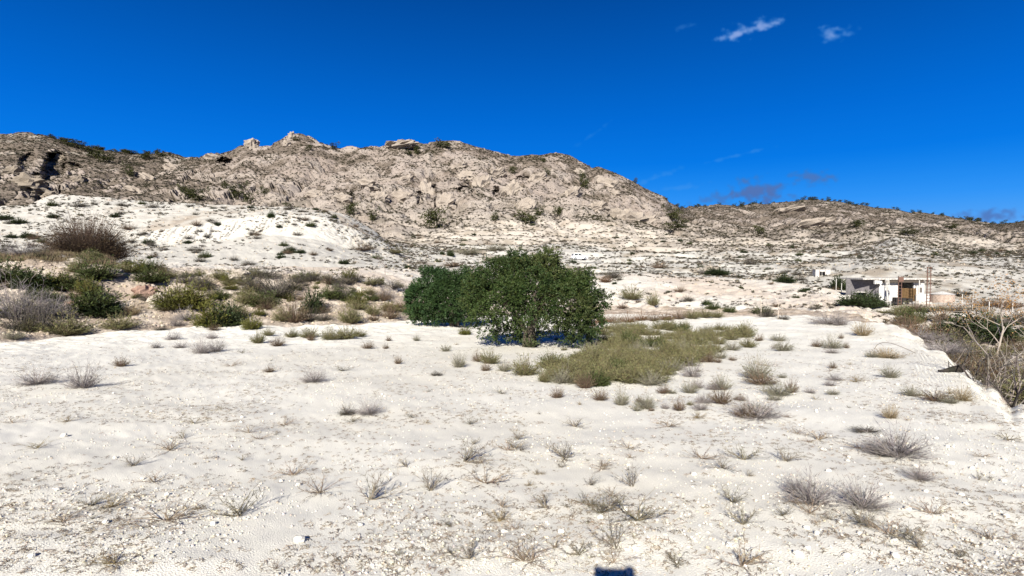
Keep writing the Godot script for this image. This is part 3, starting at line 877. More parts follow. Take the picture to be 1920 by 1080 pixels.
func _ready() -> void:
	rng.seed = 4711
	set_light()
	build_land()
	make_trees()
	make_kinds()
	make_shrubs()
	make_slopes()
	make_pines()
	make_outcrops()
	make_farm()
	make_oddments()
	make_foreground()
	make_photographer()

# ---------------------------------------------------------------- the slopes
func make_slopes() -> void:
	M["scrub"] = flat_mat(Color.WHITE, 0.95)
	var f := noise(FastNoiseLite.TYPE_SIMPLEX_SMOOTH, 0.03, 51, 3)
	var near_f := noise(FastNoiseLite.TYPE_SIMPLEX_SMOOTH, 0.12, 52, 3)
	# low scrub of the mountain, too much to count
	var lots: Array = [[], [], []]
	var tints: Array = [[], [], []]
	for i in 100000:
		var u := rng.randf_range(-100, 2010)
		var row := rng.randf_range(first_row[8], first_row[10] - 1)
		var idx := int(row) * n_cols + int(col_at(u))
		if rng.randf() < rock_mask[idx] * (0.5 if u > 380 and u < 1275 else 0.2): continue
		var p := land[idx]
		p.x += rng.randf_range(-0.5, 0.5)
		var g := f.get_noise_2d(p.x, p.z)
		if rng.randf() > 0.72 + g * 0.9 + (0.35 if u < 380 or u > 1275 else 0.0): continue
		var sz := rng.randf_range(0.6, 1.75) * lerpf(1.0, 1.5, clampf((-p.z - 250) / 300.0, 0, 1))
		var k := i % 3
		lots[k].append(Transform3D(Basis(Vector3.UP, rng.randf() * TAU).scaled(Vector3(sz, sz * 0.75, sz)), p))
		var c := Color(0.050, 0.043, 0.033).lerp(Color(0.042, 0.040, 0.022), clampf(g * 1.5 + 0.4, 0, 1))
		if u < 380: c = c.lerp(Color(0.036, 0.036, 0.021), 0.7)
		tints[k].append(vary(c, 0.3))
	for k in 3:
		scatter("mountain_scrub", tuft(26, 0.16).mesh(M["scrub"]), lots[k], tints[k], "low grey green scrub covering the rocky mountain", "scrub")
	# small clumps on the white hill, the terraces and the foothills
	lots = [[], [], []]
	tints = [[], [], []]
	for i in 48000:
		var u := rng.randf_range(-100, 2010)
		var row := rng.randf_range(first_row[3], first_row[8])
		var seg := row_line[int(row)]
		var p := wander(u, row)
		var g := near_f.get_noise_2d(p.x, p.z) + 0.5 * f.get_noise_2d(p.x, p.z)
		var want := 0.36
		if seg >= 4 and seg <= 6 and u < 720: want = 0.06 if seg != 6 else 0.20
		if seg == 7: want = 0.85
		if seg == 3: want = 0.10
		if seg == 6 and u > 780: want = 0.65
		if seg == 6 and u > 1620: want = 0.85
		if rng.randf() > want + g * 0.7: continue
		var sz := rng.randf_range(0.35, 1.15) * lerpf(0.75, 1.45, clampf((-p.z - 60) / 120.0, 0, 1))
		var k := i % 3
		lots[k].append(Transform3D(Basis(Vector3.UP, rng.randf() * TAU).scaled(Vector3(sz, sz * 0.65, sz)), p))
		tints[k].append(vary(Color(0.062, 0.052, 0.041) if rng.randf() < 0.6 else Color(0.052, 0.049, 0.028), 0.35))
	for k in 3:
		scatter("terrace_scrub", tuft(30, 0.13).mesh(M["scrub"]), lots[k], tints[k], "small grey brown tufts dotted over the white slopes", "scrub")
	# the shrubs that can be told apart on those slopes
	var zones := [[4, 7, -60, 720, 85, "on the eroded white hill", "on the white hill"], [7, 8, 560, 1980, 80, "on the stepped foothills below the mountain", "on the foothills"], [4, 7, 760, 1560, 60, "on the old terraces beyond the trees", "on the old terraces"], [6, 7, 1450, 1990, 45, "on the slope above the farm shed", "above the farm shed"], [3, 4, 1150, 1600, 22, "on the pinkish stony slope", "on the pinkish slope"]]
	for zn in zones:
		for i in zn[4]:
			var u := rng.randf_range(zn[2], zn[3])
			var row := rng.randf_range(first_row[zn[0]], first_row[zn[1]])
			var p := wander(u, row)
			var kind: String = ["thorn", "thorn", "dark", "brown", "green"][rng.randi() % 5]
			var w := rng.randf_range(0.8, 2.1) * (0.55 if zn[0] == 3 else 1.0)
			var look: Array = looks[kind]
			shrub(look[0], kind, p, w, w * rng.randf_range(0.45, 0.65), look[1] + " " + zn[5], look[0].replace("_", " ") + "s " + zn[6])
	# those with a place of their own
	shrubs_from([[155, 388, 32, 14, "thorn"], [232, 388, 22, 12, "thorn"], [180, 385, 14, 14, "thorn"], [205, 386, 14, 8, "thorn"], [290, 390, 26, 12, "thorn"], [360, 388, 22, 8, "thorn"], [545, 393, 26, 12, "thorn"], [510, 408, 14, 14, "dark"], [230, 403, 24, 10, "thorn"], [370, 424, 24, 12, "brown"], [245, 432, 34, 14, "brown"], [15, 412, 30, 12, "dark"], [40, 420, 26, 12, "dark"], [105, 410, 20, 10, "dark"], [628, 410, 12, 10, "dark"], [375, 492, 26, 16, "thorn"], [440, 490, 20, 14, "thorn"], [543, 475, 24, 12, "dark"], [645, 495, 20, 10, "dark"], [360, 470, 24, 10, "thorn"]], "on the crest and benches of the white hill", "on the white hill benches")
	shrubs_from([[680, 470, 60, 16, "brown"], [740, 475, 46, 10, "olive"], [850, 500, 50, 16, "brown"], [880, 478, 60, 20, "sage"], [930, 470, 50, 16, "sage"], [845, 480, 14, 16, "dark"], [830, 478, 10, 10, "dark"]], "on the terrace behind the round trees", "behind the round trees")
	shrubs_from([[1406, 496, 36, 26, "thorn"], [1345, 515, 44, 18, "dark"], [1320, 514, 40, 14, "thorn"], [1472, 530, 38, 18, "dark"], [1235, 503, 40, 16, "brown"], [1150, 522, 44, 30, "thorn"], [1135, 530, 28, 16, "russet"], [1162, 526, 16, 12, "thorn"], [1185, 562, 50, 30, "olive"], [1225, 575, 26, 34, "olive"], [1275, 550, 30, 14, "brown"], [1290, 565, 30, 16, "thorn"], [1168, 580, 28, 12, "brown"], [1440, 595, 40, 30, "thorn"], [1430, 590, 36, 24, "green"], [1470, 600, 28, 16, "thorn"], [1530, 582, 26, 14, "thorn"], [1560, 578, 12, 8, "thorn"], [1555, 608, 70, 26, "grey"], [1575, 612, 36, 30, "grey"]], "in the fields before the terraces", "in the fields before the terraces")

# ---------------------------------------------------------------- pines and junipers on the mountain
func make_pines() -> void:
	var protos := []
	for i in 3:
		var lobes := []
		for k in 9:
			lobes.append([rng.randf_range(-0.25, 0.25), rng.randf_range(0.18, 0.72), rng.randf_range(-0.25, 0.25), rng.randf_range(0.2, 0.3), rng.randf_range(0.2, 0.28)])
		var crown := leafy_crown(lobes, 420, 7, 0.09, 0.05, [Color(0.026, 0.034, 0.013), Color(0.036, 0.042, 0.014), Color(0.048, 0.05, 0.017)], 0.03)
		var tr := Shape.new()
		tr.tube(Vector3(0, -0.1, 0), Vector3(0.02, 0.6, 0), 0.03, 0.015, Color(0.07, 0.055, 0.04), 5)
		protos.append([crown.mesh(M["needle"]), tr.mesh(M["bark"])])
	var plant := func(p: Vector3, w: float, h: float, label: String, group: String) -> void:
		var t := base("pine_tree", p, rng.randf() * TAU)
		t.scale = Vector3(w, h, w)
		var pr: Array = protos[rng.randi() % 3]
		put("crown", pr[0], t)
		put("trunk", pr[1], t)
		tag(t, label, "tree", group)
	var spots := [[830, 281, 28, 14, 0], [1095, 357, 17, 24, 0], [785, 292, 14, 14, 0], [766, 293, 15, 8, 0], [960, 327, 14, 12, 0], [1025, 329, 10, 10, 0], [1017, 307, 9, 9, 0], [985, 422, 36, 22, 0], [820, 428, 40, 32, 0], [928, 416, 14, 14, 0], [1045, 406, 20, 16, 0], [1012, 406, 16, 14, 0], [1258, 413, 28, 20, 0], [1272, 434, 36, 16, 0], [702, 416, 18, 18, 0], [664, 406, 22, 22, 0], [350, 372, 24, 20, 0], [376, 378, 28, 18, 0], [450, 374, 26, 22, 0], [472, 382, 24, 16, 0], [498, 372, 14, 12, 0], [424, 356, 16, 14, 0], [206, 306, 28, 16, 1], [186, 298, 26, 12, 1], [134, 274, 26, 10, 1], [150, 280, 26, 12, 1], [168, 286, 20, 10, 1], [246, 332, 16, 18, 1], [285, 302, 22, 12, 1], [250, 291, 14, 6, 1], [306, 296, 16, 8, 1], [630, 283, 14, 10, 0], [1190, 300, 8, 8, 0], [583, 284, 12, 8, 0], [548, 400, 20, 12, 0], [560, 268, 14, 8, 0], [1700, 440, 30, 8, 2], [1420, 440, 18, 14, 2], [1610, 428, 20, 12, 2], [1780, 430, 20, 8, 2]]
	var says := ["lone dark green pine among the pale rocks of the mountain", "dark pine on the scrubby hill beside the dark ravine", "dark bushy pine on the brown slope below the far ridge"]
	var sets := ["pines on the rocky mountain", "pines on the scrubby hill", "pines below the far ridge"]
	for s in spots:
		var p := seen(s[0], s[1], 140.0)
		if p == Vector3.INF: p = wander(s[0], first_row[10] - 2)
		var m := -p.z / MARKS
		plant.call(p, s[2] * m * 1.1, s[3] * m * 1.2, says[s[4]], sets[s[4]])
	for i in 115:
		var u := rng.randf_range(1264, 1905) if i < 70 else rng.randf_range(100, 330)
		var p := wander(u, first_row[10] - rng.randf_range(0.5, 4.0))
		var m := -p.z / MARKS
		var w := rng.randf_range(3, 7.5) * m
		plant.call(p, w * 1.3, w * rng.randf_range(0.8, 1.1), "small dark pine standing along the far ridge line" if i < 70 else "small dark pine along the crest of the scrubby hill", "pines along the far ridge" if i < 70 else "pines along the scrubby hill crest")

# ---------------------------------------------------------------- bare rock
func crag(sd: int) -> Shape:
	var f := noise(FastNoiseLite.TYPE_CELLULAR, 1.3, sd, 2)
	f.cellular_return_type = FastNoiseLite.RETURN_CELL_VALUE
	var g := noise(FastNoiseLite.TYPE_SIMPLEX_SMOOTH, 1.6, sd + 7, 3)
	var sh := Shape.new()
	var rings := 14
	var segs := 22
	var pts := PackedVector3Array()
	var hues := PackedFloat32Array()
	for i in rings + 1:
		for j in segs:
			var a := PI * i / rings
			var b := TAU * j / segs
			var p := Vector3(sin(a) * cos(b), cos(a), sin(a) * sin(b))
			# squared off, so that it breaks in slabs
			p = Vector3(signf(p.x) * pow(absf(p.x), 0.7), signf(p.y) * pow(absf(p.y), 0.75), signf(p.z) * pow(absf(p.z), 0.7))
			var cv := f.get_noise_3d(p.x, p.y * 1.4, p.z)
			pts.append(p * (0.46 + 0.13 * cv + 0.20 * g.get_noise_3d(p.x, p.y, p.z)))
			hues.append(1.0 + 0.10 * cv)
	for i in rings:
		for j in segs:
			var a := i * segs + j
			var b := i * segs + (j + 1) % segs
			var k := hues[a]
			sh.quad(pts[a], pts[a + segs], pts[b + segs], pts[b], Color(k, k, k))
	return sh

func make_outcrops() -> void:
	var tinted := func(col: Color) -> StandardMaterial3D:
		var m := earth(0.12, 0.7, 20.0, 0.04, 9, true)
		m.albedo_color = col.linear_to_srgb()
		return m
	var pale: StandardMaterial3D = tinted.call(Color(0.40, 0.35, 0.302))
	var dull: StandardMaterial3D = tinted.call(Color(0.29, 0.25, 0.205))
	var shapes := []
	for i in 5: shapes.append([crag(100 + i * 13).mesh(pale), crag(100 + i * 13).mesh(dull)])
	var spots := [[872, 340, 34, 30, 0, -0.5], [906, 350, 44, 30, 0, 0.4], [960, 362, 42, 28, 0, 0.5], [801, 362, 26, 42, 0, 0.3], [834, 384, 36, 40, 0, -0.2], [750, 378, 54, 34, 0, -0.4], [987, 392, 36, 30, 0, 0.2], [1072, 368, 40, 22, 0, 0.5], [1084, 328, 24, 16, 0, 0.0], [1181, 416, 62, 36, 0, -0.3], [1137, 350, 46, 26, 0, -0.6], [1219, 418, 32, 22, 0, 0.2], [760, 342, 34, 18, 0, 0.3], [712, 374, 28, 28, 0, 0.1], [690, 350, 40, 20, 0, -0.3], [640, 380, 46, 26, 0, -0.4], [590, 372, 36, 20, 0, -0.3], [930, 330, 40, 16, 0, 0.3], [1010, 340, 40, 18, 0, 0.3], [1120, 395, 40, 22, 0, 0.2], [860, 318, 36, 14, 0, 0.2],
		[323, 322, 40, 16, 0, -0.5], [119, 304, 34, 22, 1, 0.2], [48, 350, 52, 34, 1, -0.3], [20, 330, 40, 24, 1, 0.2], [280, 342, 46, 14, 0, -0.5], [400, 302, 40, 12, 0, -0.2], [145, 342, 26, 22, 1, 0.1], [95, 372, 30, 20, 1, 0.0], [250, 365, 40, 12, 0, -0.4], [1150, 372, 30, 18, 0, -0.4], [1490, 398, 60, 12, 0, 0.1], [1530, 430, 70, 16, 0, 0.2]]
	for s in spots:
		var p := seen(s[0], s[1], 150.0)
		if p == Vector3.INF: continue
		var m := -p.z / MARKS
		var o := put("rock_outcrop", shapes[rng.randi() % 5][s[4]])
		o.position = p + Vector3(0, s[3] * m * 0.04, -s[2] * m * 0.33)
		o.rotation = Vector3(-0.5, rng.randf_range(-0.4, 0.4), s[5])
		o.scale = Vector3(s[2], s[3] * 1.05, s[2] * 0.85) * m
		tag(o, ["pale bare rock outcrop jutting from the rocky mountain slope", "dull brown rock outcrop beside the dark ravine of the scrubby hill"][s[4]], "rock", ["pale outcrops of the mountain", "outcrops beside the ravine"][s[4]])
	for s in [[477, 278, 22, 20, 0.2, "white rock pinnacle on the shoulder left of the pointed peak"], [551, 262, 13, 16, 0.0, "square pale rock crowning the pointed peak"], [543, 274, 13, 12, 0.1, "small pale rock just below the pointed peak"], [757, 276, 46, 14, 0.1, "broad pale rock cap on the mountain crest"]]:
		var p := seen(s[0], s[1], 150.0)
		if p == Vector3.INF: p = wander(s[0], first_row[10] - 1)
		var m := -p.z / MARKS
		var o := put("rock_pinnacle", shapes[rng.randi() % 5][0])
		o.position = p
		o.rotation = Vector3(0, rng.randf() * 3.0, s[4])
		o.scale = Vector3(s[2], s[3] * 1.2, s[2]) * m * 1.1
		tag(o, s[5], "rock")
	# boulders on the bank
	var pink: StandardMaterial3D = earth(0.9, 0.75, 2.0, 0.05, 9, true)
	pink.albedo_color = Color(0.36, 0.245, 0.195).linear_to_srgb()
	var light: StandardMaterial3D = earth(0.9, 0.75, 2.0, 0.05, 8, true)
	light.albedo_color = Color(0.48, 0.43, 0.375).linear_to_srgb()
	for s in [[266, 556, 36, 24, 1, "pinkish boulder lying on the stony bank"], [296, 580, 34, 30, 0, "pale split boulder just below the pinkish one on the bank"], [283, 561, 16, 14, 1, "small pink rock next to the pinkish boulder"], [450, 526, 34, 22, 0, "pale rock among grey thorns at the top of the bank"], [140, 497, 40, 10, 0, "flat pale rock at the edge of the grass strip"], [205, 518, 34, 12, 0, "grey flat slab under the green shrubs of the bank"], [130, 575, 20, 12, 1, "tan rock between grey shrubs on the bank"]]:
		var p := seen(s[0], s[1])
		var m := -p.z / MARKS
		var o := put("boulder", crag(300 + int(s[0])).mesh(pink if s[4] == 1 else light))
		o.position = p + Vector3(0, s[3] * m * 0.30, -s[2] * m * 0.2)
		o.rotation = Vector3(0, rng.randf() * 3.0, rng.randf_range(-0.2, 0.2))
		o.scale = Vector3(s[2], s[3] * 1.15, s[2]) * m * 1.1
		tag(o, s[5], "rock")

# ---------------------------------------------------------------- the farm: shed, hut, tank, car, masts, posts
func part(called: String, parent: Node, mat: Material, at: Vector3, size: Vector3, bevel := 0.0, turn := Basis.IDENTITY) -> MeshInstance3D:
	var sh := Shape.new()
	sh.box(Vector3.ZERO, size, Color.WHITE, Basis.IDENTITY, bevel)
	var o := put(called, sh.mesh(mat), parent)
	o.transform = Transform3D(turn, at)
	return o

func drum(r: float, h: float, sides: int, r_top := -1.0) -> Shape:
	var sh := Shape.new()
	var rt := r if r_top < 0 else r_top
	for i in sides:
		var a := TAU * i / sides
		var b := TAU * (i + 1) / sides
		var p := Vector3(cos(a), 0, sin(a))
		var q := Vector3(cos(b), 0, sin(b))
		sh.quad(p * r, q * r, q * rt + Vector3.UP * h, p * rt + Vector3.UP * h, Color.WHITE)
		sh.tri(Vector3.UP * h, p * rt + Vector3.UP * h, q * rt + Vector3.UP * h, Color.WHITE)
		sh.tri(Vector3.ZERO, p * r, q * r, Color.WHITE)
	return sh

func wall_mat(col: Color, sd: int) -> StandardMaterial3D:
	var m := earth(0.35, 0.62, 0.4, 0.02, sd)
	m.albedo_color = col.linear_to_srgb()
	return m

func make_farm() -> void:
	var white := wall_mat(Color(0.74, 0.73, 0.72), 61)
	var grey := wall_mat(Color(0.20, 0.19, 0.20), 62)
	var dark := flat_mat(Color(0.025, 0.023, 0.022))
	var shade_bar_mat := flat_mat(Color(0.06, 0.05, 0.042))  # dark tone for the shade under the roof
	var iron := flat_mat(Color(0.12, 0.07, 0.055), 0.7)
	var steel := flat_mat(Color(0.45, 0.44, 0.42), 0.5)
	var reed := wall_mat(Color(0.21, 0.135, 0.07), 63)
	var slab := wall_mat(Color(0.62, 0.60, 0.57), 64)
	var d := 65.0
	var m := d / MARKS
	var g := stand(1655, d)
	g.y = EYE - 67.0 / MARKS * d
	var t := base("farm_shed", Vector3((1649 - AHEAD) * m, g.y, -d), 0.0)
	tag(t, "low white farm shed with grey block end wall, flat roof and open porch", "building")
	var h := 2.75
	t.scale = Vector3(0.93, 0.96, 0.95)
	# the white front and the block wall, which turns away to the left
	part("white_wall", t, white, Vector3(1.22, h / 2 - 0.5, -0.1), Vector3(2.44, h + 1.0, 0.2), 0.01)
	part("white_wall", t, white, Vector3(5.0, h / 2 - 0.5, -0.12), Vector3(1.35, h + 0.6, 0.2), 0.01)
	part("back_wall", t, white, Vector3(2.9, h / 2 - 0.5, -3.6), Vector3(5.8, h + 1.0, 0.2))
	part("side_wall", t, white, Vector3(5.68, h / 2 - 0.5, -1.85), Vector3(0.2, h + 0.6, 3.3))
	var turn := Basis(Vector3.UP, -0.62)
	var corner := Vector3(0, 0, -0.1)
	for k in [[-0.65, 1.3, -1.0, h], [-2.9, 1.2, -1.0, h], [-1.8, 1.0, 1.15, h], [-1.8, 1.0, -1.0, -0.35]]:
		var y0: float = k[2]
		var y1: float = k[3]
		var gw := part("block_wall", t, grey, corner + turn * Vector3(k[0], 0, 0) + Vector3(0, (y0 + y1) / 2, 0), Vector3(k[1], y1 - y0, 0.2), 0.0, turn)
		var yy := y0 + 0.05
		while yy + 0.2 < y1:
			part("block_course", gw, grey, Vector3(0, yy + 0.12 - (y0 + y1) / 2, 0.106), Vector3(k[1] - 0.02, 0.21, 0.012), 0.0)
			yy += 0.24
	part("lintel", t, slab, corner + turn * Vector3(-1.8, 1.2, 0.13), Vector3(1.1, 0.1, 0.05), 0.0, turn)
	part("inner_wall", t, grey, corner + turn * Vector3(-1.75, h / 2 - 0.5, -3.0), Vector3(3.5, h + 1.0, 0.2), 0.0, turn)
	var rf := part("roof", t, slab, Vector3(1.95, h + 0.10, -1.5), Vector3(9.0, 0.16, 4.6), 0.03)
	part("porch_shade_bar", rf, shade_bar_mat, Vector3(0.65, -0.26, 2.05), Vector3(4.9, 0.34, 0.22))  # dark bars stand in for the black shade below the roof slab
	part("porch_shade_bar", rf, shade_bar_mat, Vector3(0.65, -0.24, 1.2), Vector3(4.9, 0.28, 0.18))
	part("roof_rail", rf, steel, Vector3(5.2, -0.05, 2.2), Vector3(2.2, 0.05, 0.05))
	var ac := part("air_conditioner", t, white, Vector3(-0.75, h - 0.28, 0.62), Vector3(0.62, 0.45, 0.3), 0.03)
	part("fan_grille", ac, steel, Vector3(0.05, 0, 0.156), Vector3(0.36, 0.36, 0.012), 0.1)
	var dish := put("satellite_dish", drum(0.1, 0.12, 16, 0.34).mesh(white), t)
	dish.transform = Transform3D(Basis(Vector3.RIGHT, 1.2), Vector3(-0.35, h - 0.30, 0.45))
	var stairs := part("stair_rail", t, dark, Vector3(-0.95, h - 0.95, 0.72), Vector3(1.35, 0.09, 0.06))
	stairs.rotation.z = 0.7
	var rp := part("reed_screen", t, reed, Vector3(3.5, 0.95, 0.3), Vector3(1.75, 1.55, 0.05))
	var cane := Shape.new()
	for i in 24:
		cane.tube(Vector3(-0.86 + i * 0.075, -0.78, 0.045), Vector3(-0.86 + i * 0.075 + rng.randf_range(-0.02, 0.02), 0.76 + rng.randf_range(-0.06, 0.06), 0.045), 0.03, 0.026, vary(Color(1, 1, 1), 0.25), 4)
	put("canes", cane.mesh(reed), rp).set_meta("kind", "stuff")
	part("dark_window_panel", t, flat_mat(Color(0.10, 0.09, 0.085)), Vector3(5.15, 1.5, -0.005), Vector3(0.42, 0.6, 0.03))  # dark panel put in for the shadowed window
	part("low_wall", t, white, Vector3(4.9, 0.45, 0.7), Vector3(1.6, 1.1, 0.18))
	for x in [0.55, 4.45]: part("porch_post", t, steel, Vector3(x, h / 2 - 0.2, 0.72), Vector3(0.09, h + 0.3, 0.09))
	part("porch_floor", t, slab, Vector3(2.9, 0.02, 0.0), Vector3(5.8, 0.3, 2.0))
	# clutter by the wall
	for k in [[1.0, 0.55, 0.42, "black plastic drum standing against the white shed wall"], [1.75, 0.5, 0.35, "black plastic drum next to the lattice mast of the shed"], [2.5, 0.45, 0.3, "small black drum in front of the reed screen"]]:
		var q := put("plastic_drum", drum(k[2], k[1], 14, k[2] * 0.92).mesh(dark))
		q.position = t.position + Vector3(k[0], 0.1, 1.5)
		tag(q, k[3], "drum")
	# lattice masts
	for k in [[1669, 62.5, 2.75, "short grey lattice mast leaning before the white shed wall", 0.10, steel], [1688, 62.0, 3.1, "rusty lattice mast between white wall and reed screen", 0.0, iron], [1742, 61.0, 4.1, "tall rusty lattice mast beside the low water tank", 0.0, iron]]:
		var p := Vector3((k[0] - AHEAD) / MARKS * k[1], t.position.y, -k[1])
		p.y = minf(stand(k[0], k[1]).y, t.position.y)
		var q := base("lattice_mast", p)
		q.rotation.z = k[4]
		tag(q, k[3], "mast")
		var hh: float = k[2] + t.position.y - p.y
		for s in [Vector3(-0.17, 0, 0), Vector3(0.17, 0, 0), Vector3(0, 0, -0.28)]:
			var sh := Shape.new()
			sh.tube(s, s + Vector3.UP * hh, 0.035, 0.035, Color.WHITE, 6)
			put("leg", sh.mesh(k[5]), q)
		var y := 0.25
		while y < hh:
			var sh := Shape.new()
			sh.tube(Vector3(-0.17 - (0.14 if k[0] == 1742 else 0.0), y, 0), Vector3(0.17 + (0.14 if k[0] == 1742 else 0.0), y, 0), 0.03, 0.03, Color.WHITE, 5)
			put("rung", sh.mesh(k[5]), q)
			y += 0.34
		if k[0] == 1688: part("meter_box", q, iron, Vector3(0.02, hh - 0.35, 0.08), Vector3(0.55, 0.5, 0.14), 0.01)
	# water tank
	var tp := stand(1767, 66.0)
	var tank := base("water_tank", tp + Vector3(0, -0.2, 0))
	tag(tank, "low round pinkish water tank with white cone lid beside the shed", "tank")
	put("tank_wall", drum(1.25, 1.0, 28).mesh(wall_mat(Color(0.50, 0.40, 0.34), 65)), tank)
	var lid := put("lid", drum(1.32, 0.34, 28, 0.1).mesh(white), tank)
	lid.position.y = 1.0
	# small hut beyond
	var hp := stand(1543, 84.0)
	var hut := base("field_hut", hp + Vector3(0, -0.3, 0), -0.15)
	hut.scale = Vector3(0.62, 0.62, 0.62)
	tag(hut, "tiny white field hut with dark doorway on the terrace edge", "building")
	part("wall", hut, white, Vector3(-1.25, 0.9, 0), Vector3(0.9, 2.4, 0.2))
	part("wall", hut, white, Vector3(1.0, 0.9, 0), Vector3(1.2, 2.4, 0.2))
	part("back_wall", hut, white, Vector3(0, 0.9, -2.0), Vector3(3.2, 2.4, 0.2))
	part("side_wall", hut, white, Vector3(-1.6, 0.9, -1.0), Vector3(0.2, 2.4, 1.8))
	part("side_wall", hut, white, Vector3(1.5, 0.9, -1.0), Vector3(0.2, 2.4, 1.8))
	part("window_frame", hut, steel, Vector3(-0.2, 0.85, -0.05), Vector3(0.06, 1.5, 0.05))
	part("lintel", hut, white, Vector3(-0.2, 1.85, 0), Vector3(1.2, 0.5, 0.2))
	for x in [-0.83, 0.43]: part("door_frame", hut, iron, Vector3(x, 0.95, 0.12), Vector3(0.08, 2.2, 0.06))
	part("roof", hut, slab, Vector3(-0.05, 2.17, -1.0), Vector3(3.6, 0.12, 2.5), 0.02)
	# green bushes round the shed
	shrubs_from([[1600, 572, 50, 26, "dark"], [1622, 575, 56, 32, "dark"], [1642, 574, 40, 22, "dark"], [1660, 566, 16, 20, "green"]], "before the grey end wall of the shed", "before the shed")
	shrubs_from([[1575, 542, 32, 30, "dark"]], "shaped like a small tree between hut and shed", "by the hut")
	shrubs_from([[1695, 582, 40, 10, "olive"], [1725, 585, 50, 12, "brown"], [1760, 582, 50, 12, "olive"], [1790, 585, 50, 14, "brown"], [1660, 588, 40, 8, "olive"], [1820, 580, 40, 12, "sage"], [1796, 556, 30, 14, "thorn"], [1812, 552, 24, 10, "thorn"], [1850, 575, 60, 18, "brown"], [1890, 580, 50, 26, "russet"]], "in the yard around the shed and tank", "in the yard")
	# fence posts
	for k in [[1568, 74, 1.5], [1578, 72, 1.3], [1805, 60, 1.3], [1825, 56, 1.5], [1856, 52, 1.3], [1900, 50, 1.4]]:
		var p := stand(k[0], k[1])
		var sh := Shape.new()
		sh.tube(Vector3(0, -0.2, 0), Vector3(0.03, k[2], 0), 0.045, 0.04, Color.WHITE, 7)
		sh.tube(Vector3(0.03, k[2], 0), Vector3(0.03, k[2] + 0.03, 0), 0.04, 0.01, Color.WHITE, 7)
		var q := put("fence_post", sh.mesh(steel))
		q.position = p
		tag(q, "thin pale fence post by the hut" if k[0] < 1700 else "thin pale fence post beyond the gully", "post", "posts by the hut" if k[0] < 1700 else "posts beyond the gully")
	make_car()

func make_car() -> void:
	var p := stand(1089, 128.0)
	var q := seen(1087, 489.0, 95.0)
	if q != Vector3.INF: p = q + Vector3(0, 0.12, -1.2)
	var t := base("parked_car", p, 0.25)
	t.scale = Vector3.ONE * 0.95
	tag(t, "white hatchback car parked on the terrace track behind the wide tree", "car")
	var paint := flat_mat(Color(0.76, 0.77, 0.78), 0.25)
	paint.clearcoat_enabled = true
	paint.clearcoat = 0.8
	var glass := flat_mat(Color(0.02, 0.025, 0.03), 0.08)
	var rubber := flat_mat(Color(0.02, 0.02, 0.02), 0.9)
	var alloy := flat_mat(Color(0.4, 0.4, 0.41), 0.35, 0.6)
	var lower := Shape.new()
	lower.prism([Vector2(-2.0, 0.35), Vector2(-2.05, 0.62), Vector2(-1.98, 0.92), Vector2(-1.75, 0.98), Vector2(0.75, 0.98), Vector2(1.55, 0.86), Vector2(1.98, 0.70), Vector2(2.05, 0.45), Vector2(1.95, 0.28), Vector2(-1.9, 0.28)], -0.86, 0.86, Color.WHITE)
	put("body", lower.mesh(paint), t)
	var cab := Shape.new()
	cab.prism([Vector2(-1.85, 0.97), Vector2(-1.60, 1.42), Vector2(-1.2, 1.50), Vector2(-0.2, 1.50), Vector2(0.15, 1.42), Vector2(0.85, 0.97)], -0.72, 0.72, Color.WHITE)
	put("cabin", cab.mesh(paint), t)
	for z in [-1, 1]:
		for w in [[-1.55, -0.62], [-0.52, 0.62]]:
			var sh := Shape.new()
			var x0: float = w[0]
			var x1: float = w[1]
			sh.prism([Vector2(x0, 1.0), Vector2(x0 + 0.08, 1.43), Vector2(minf(x1, 0.02), 1.43), Vector2(x1, 1.0)], minf(z * 0.72, z * 0.735), maxf(z * 0.72, z * 0.735), Color.WHITE)
			put("side_window", sh.mesh(glass), t)
	var ws := Shape.new()
	ws.quad(Vector3(0.20, 1.40, -0.64), Vector3(0.80, 1.02, -0.66), Vector3(0.80, 1.02, 0.66), Vector3(0.20, 1.40, 0.64), Color.WHITE)
	put("windscreen", ws.mesh(glass), t).position = Vector3(0.022, 0.012, 0)
	var rw := Shape.new()
	rw.quad(Vector3(-1.62, 1.38, -0.62), Vector3(-1.80, 1.05, -0.64), Vector3(-1.80, 1.05, 0.64), Vector3(-1.62, 1.38, 0.62), Color.WHITE)
	put("rear_window", rw.mesh(glass), t).position = Vector3(-0.02, 0.008, 0)
	for x in [-1.3, 1.3]:
		for z in [-0.80, 0.80]:
			var wh := Node3D.new()
			wh.name = "wheel"
			t.add_child(wh, true)
			var ty := put("tyre", drum(0.32, 0.2, 20).mesh(rubber), wh)
			var rm := put("rim", drum(0.2, 0.215, 12).mesh(alloy), wh)
			for o in [ty, rm]: o.rotation.x = PI / 2
			wh.position = Vector3(x, 0.30, z - 0.1)
	for z in [-0.6, 0.6]:
		part("headlight", t, alloy, Vector3(1.93, 0.66, z), Vector3(0.16, 0.14, 0.34), 0.03)
		part("tail_light", t, flat_mat(Color(0.25, 0.02, 0.02), 0.3), Vector3(-1.99, 0.82, z), Vector3(0.08, 0.2, 0.2), 0.02)
	for z in [-0.92, 0.92]: part("mirror", t, paint, Vector3(0.5, 1.02, z), Vector3(0.12, 0.14, 0.16), 0.03)
	part("bumper", t, rubber, Vector3(2.0, 0.40, 0), Vector3(0.14, 0.14, 1.5), 0.04)

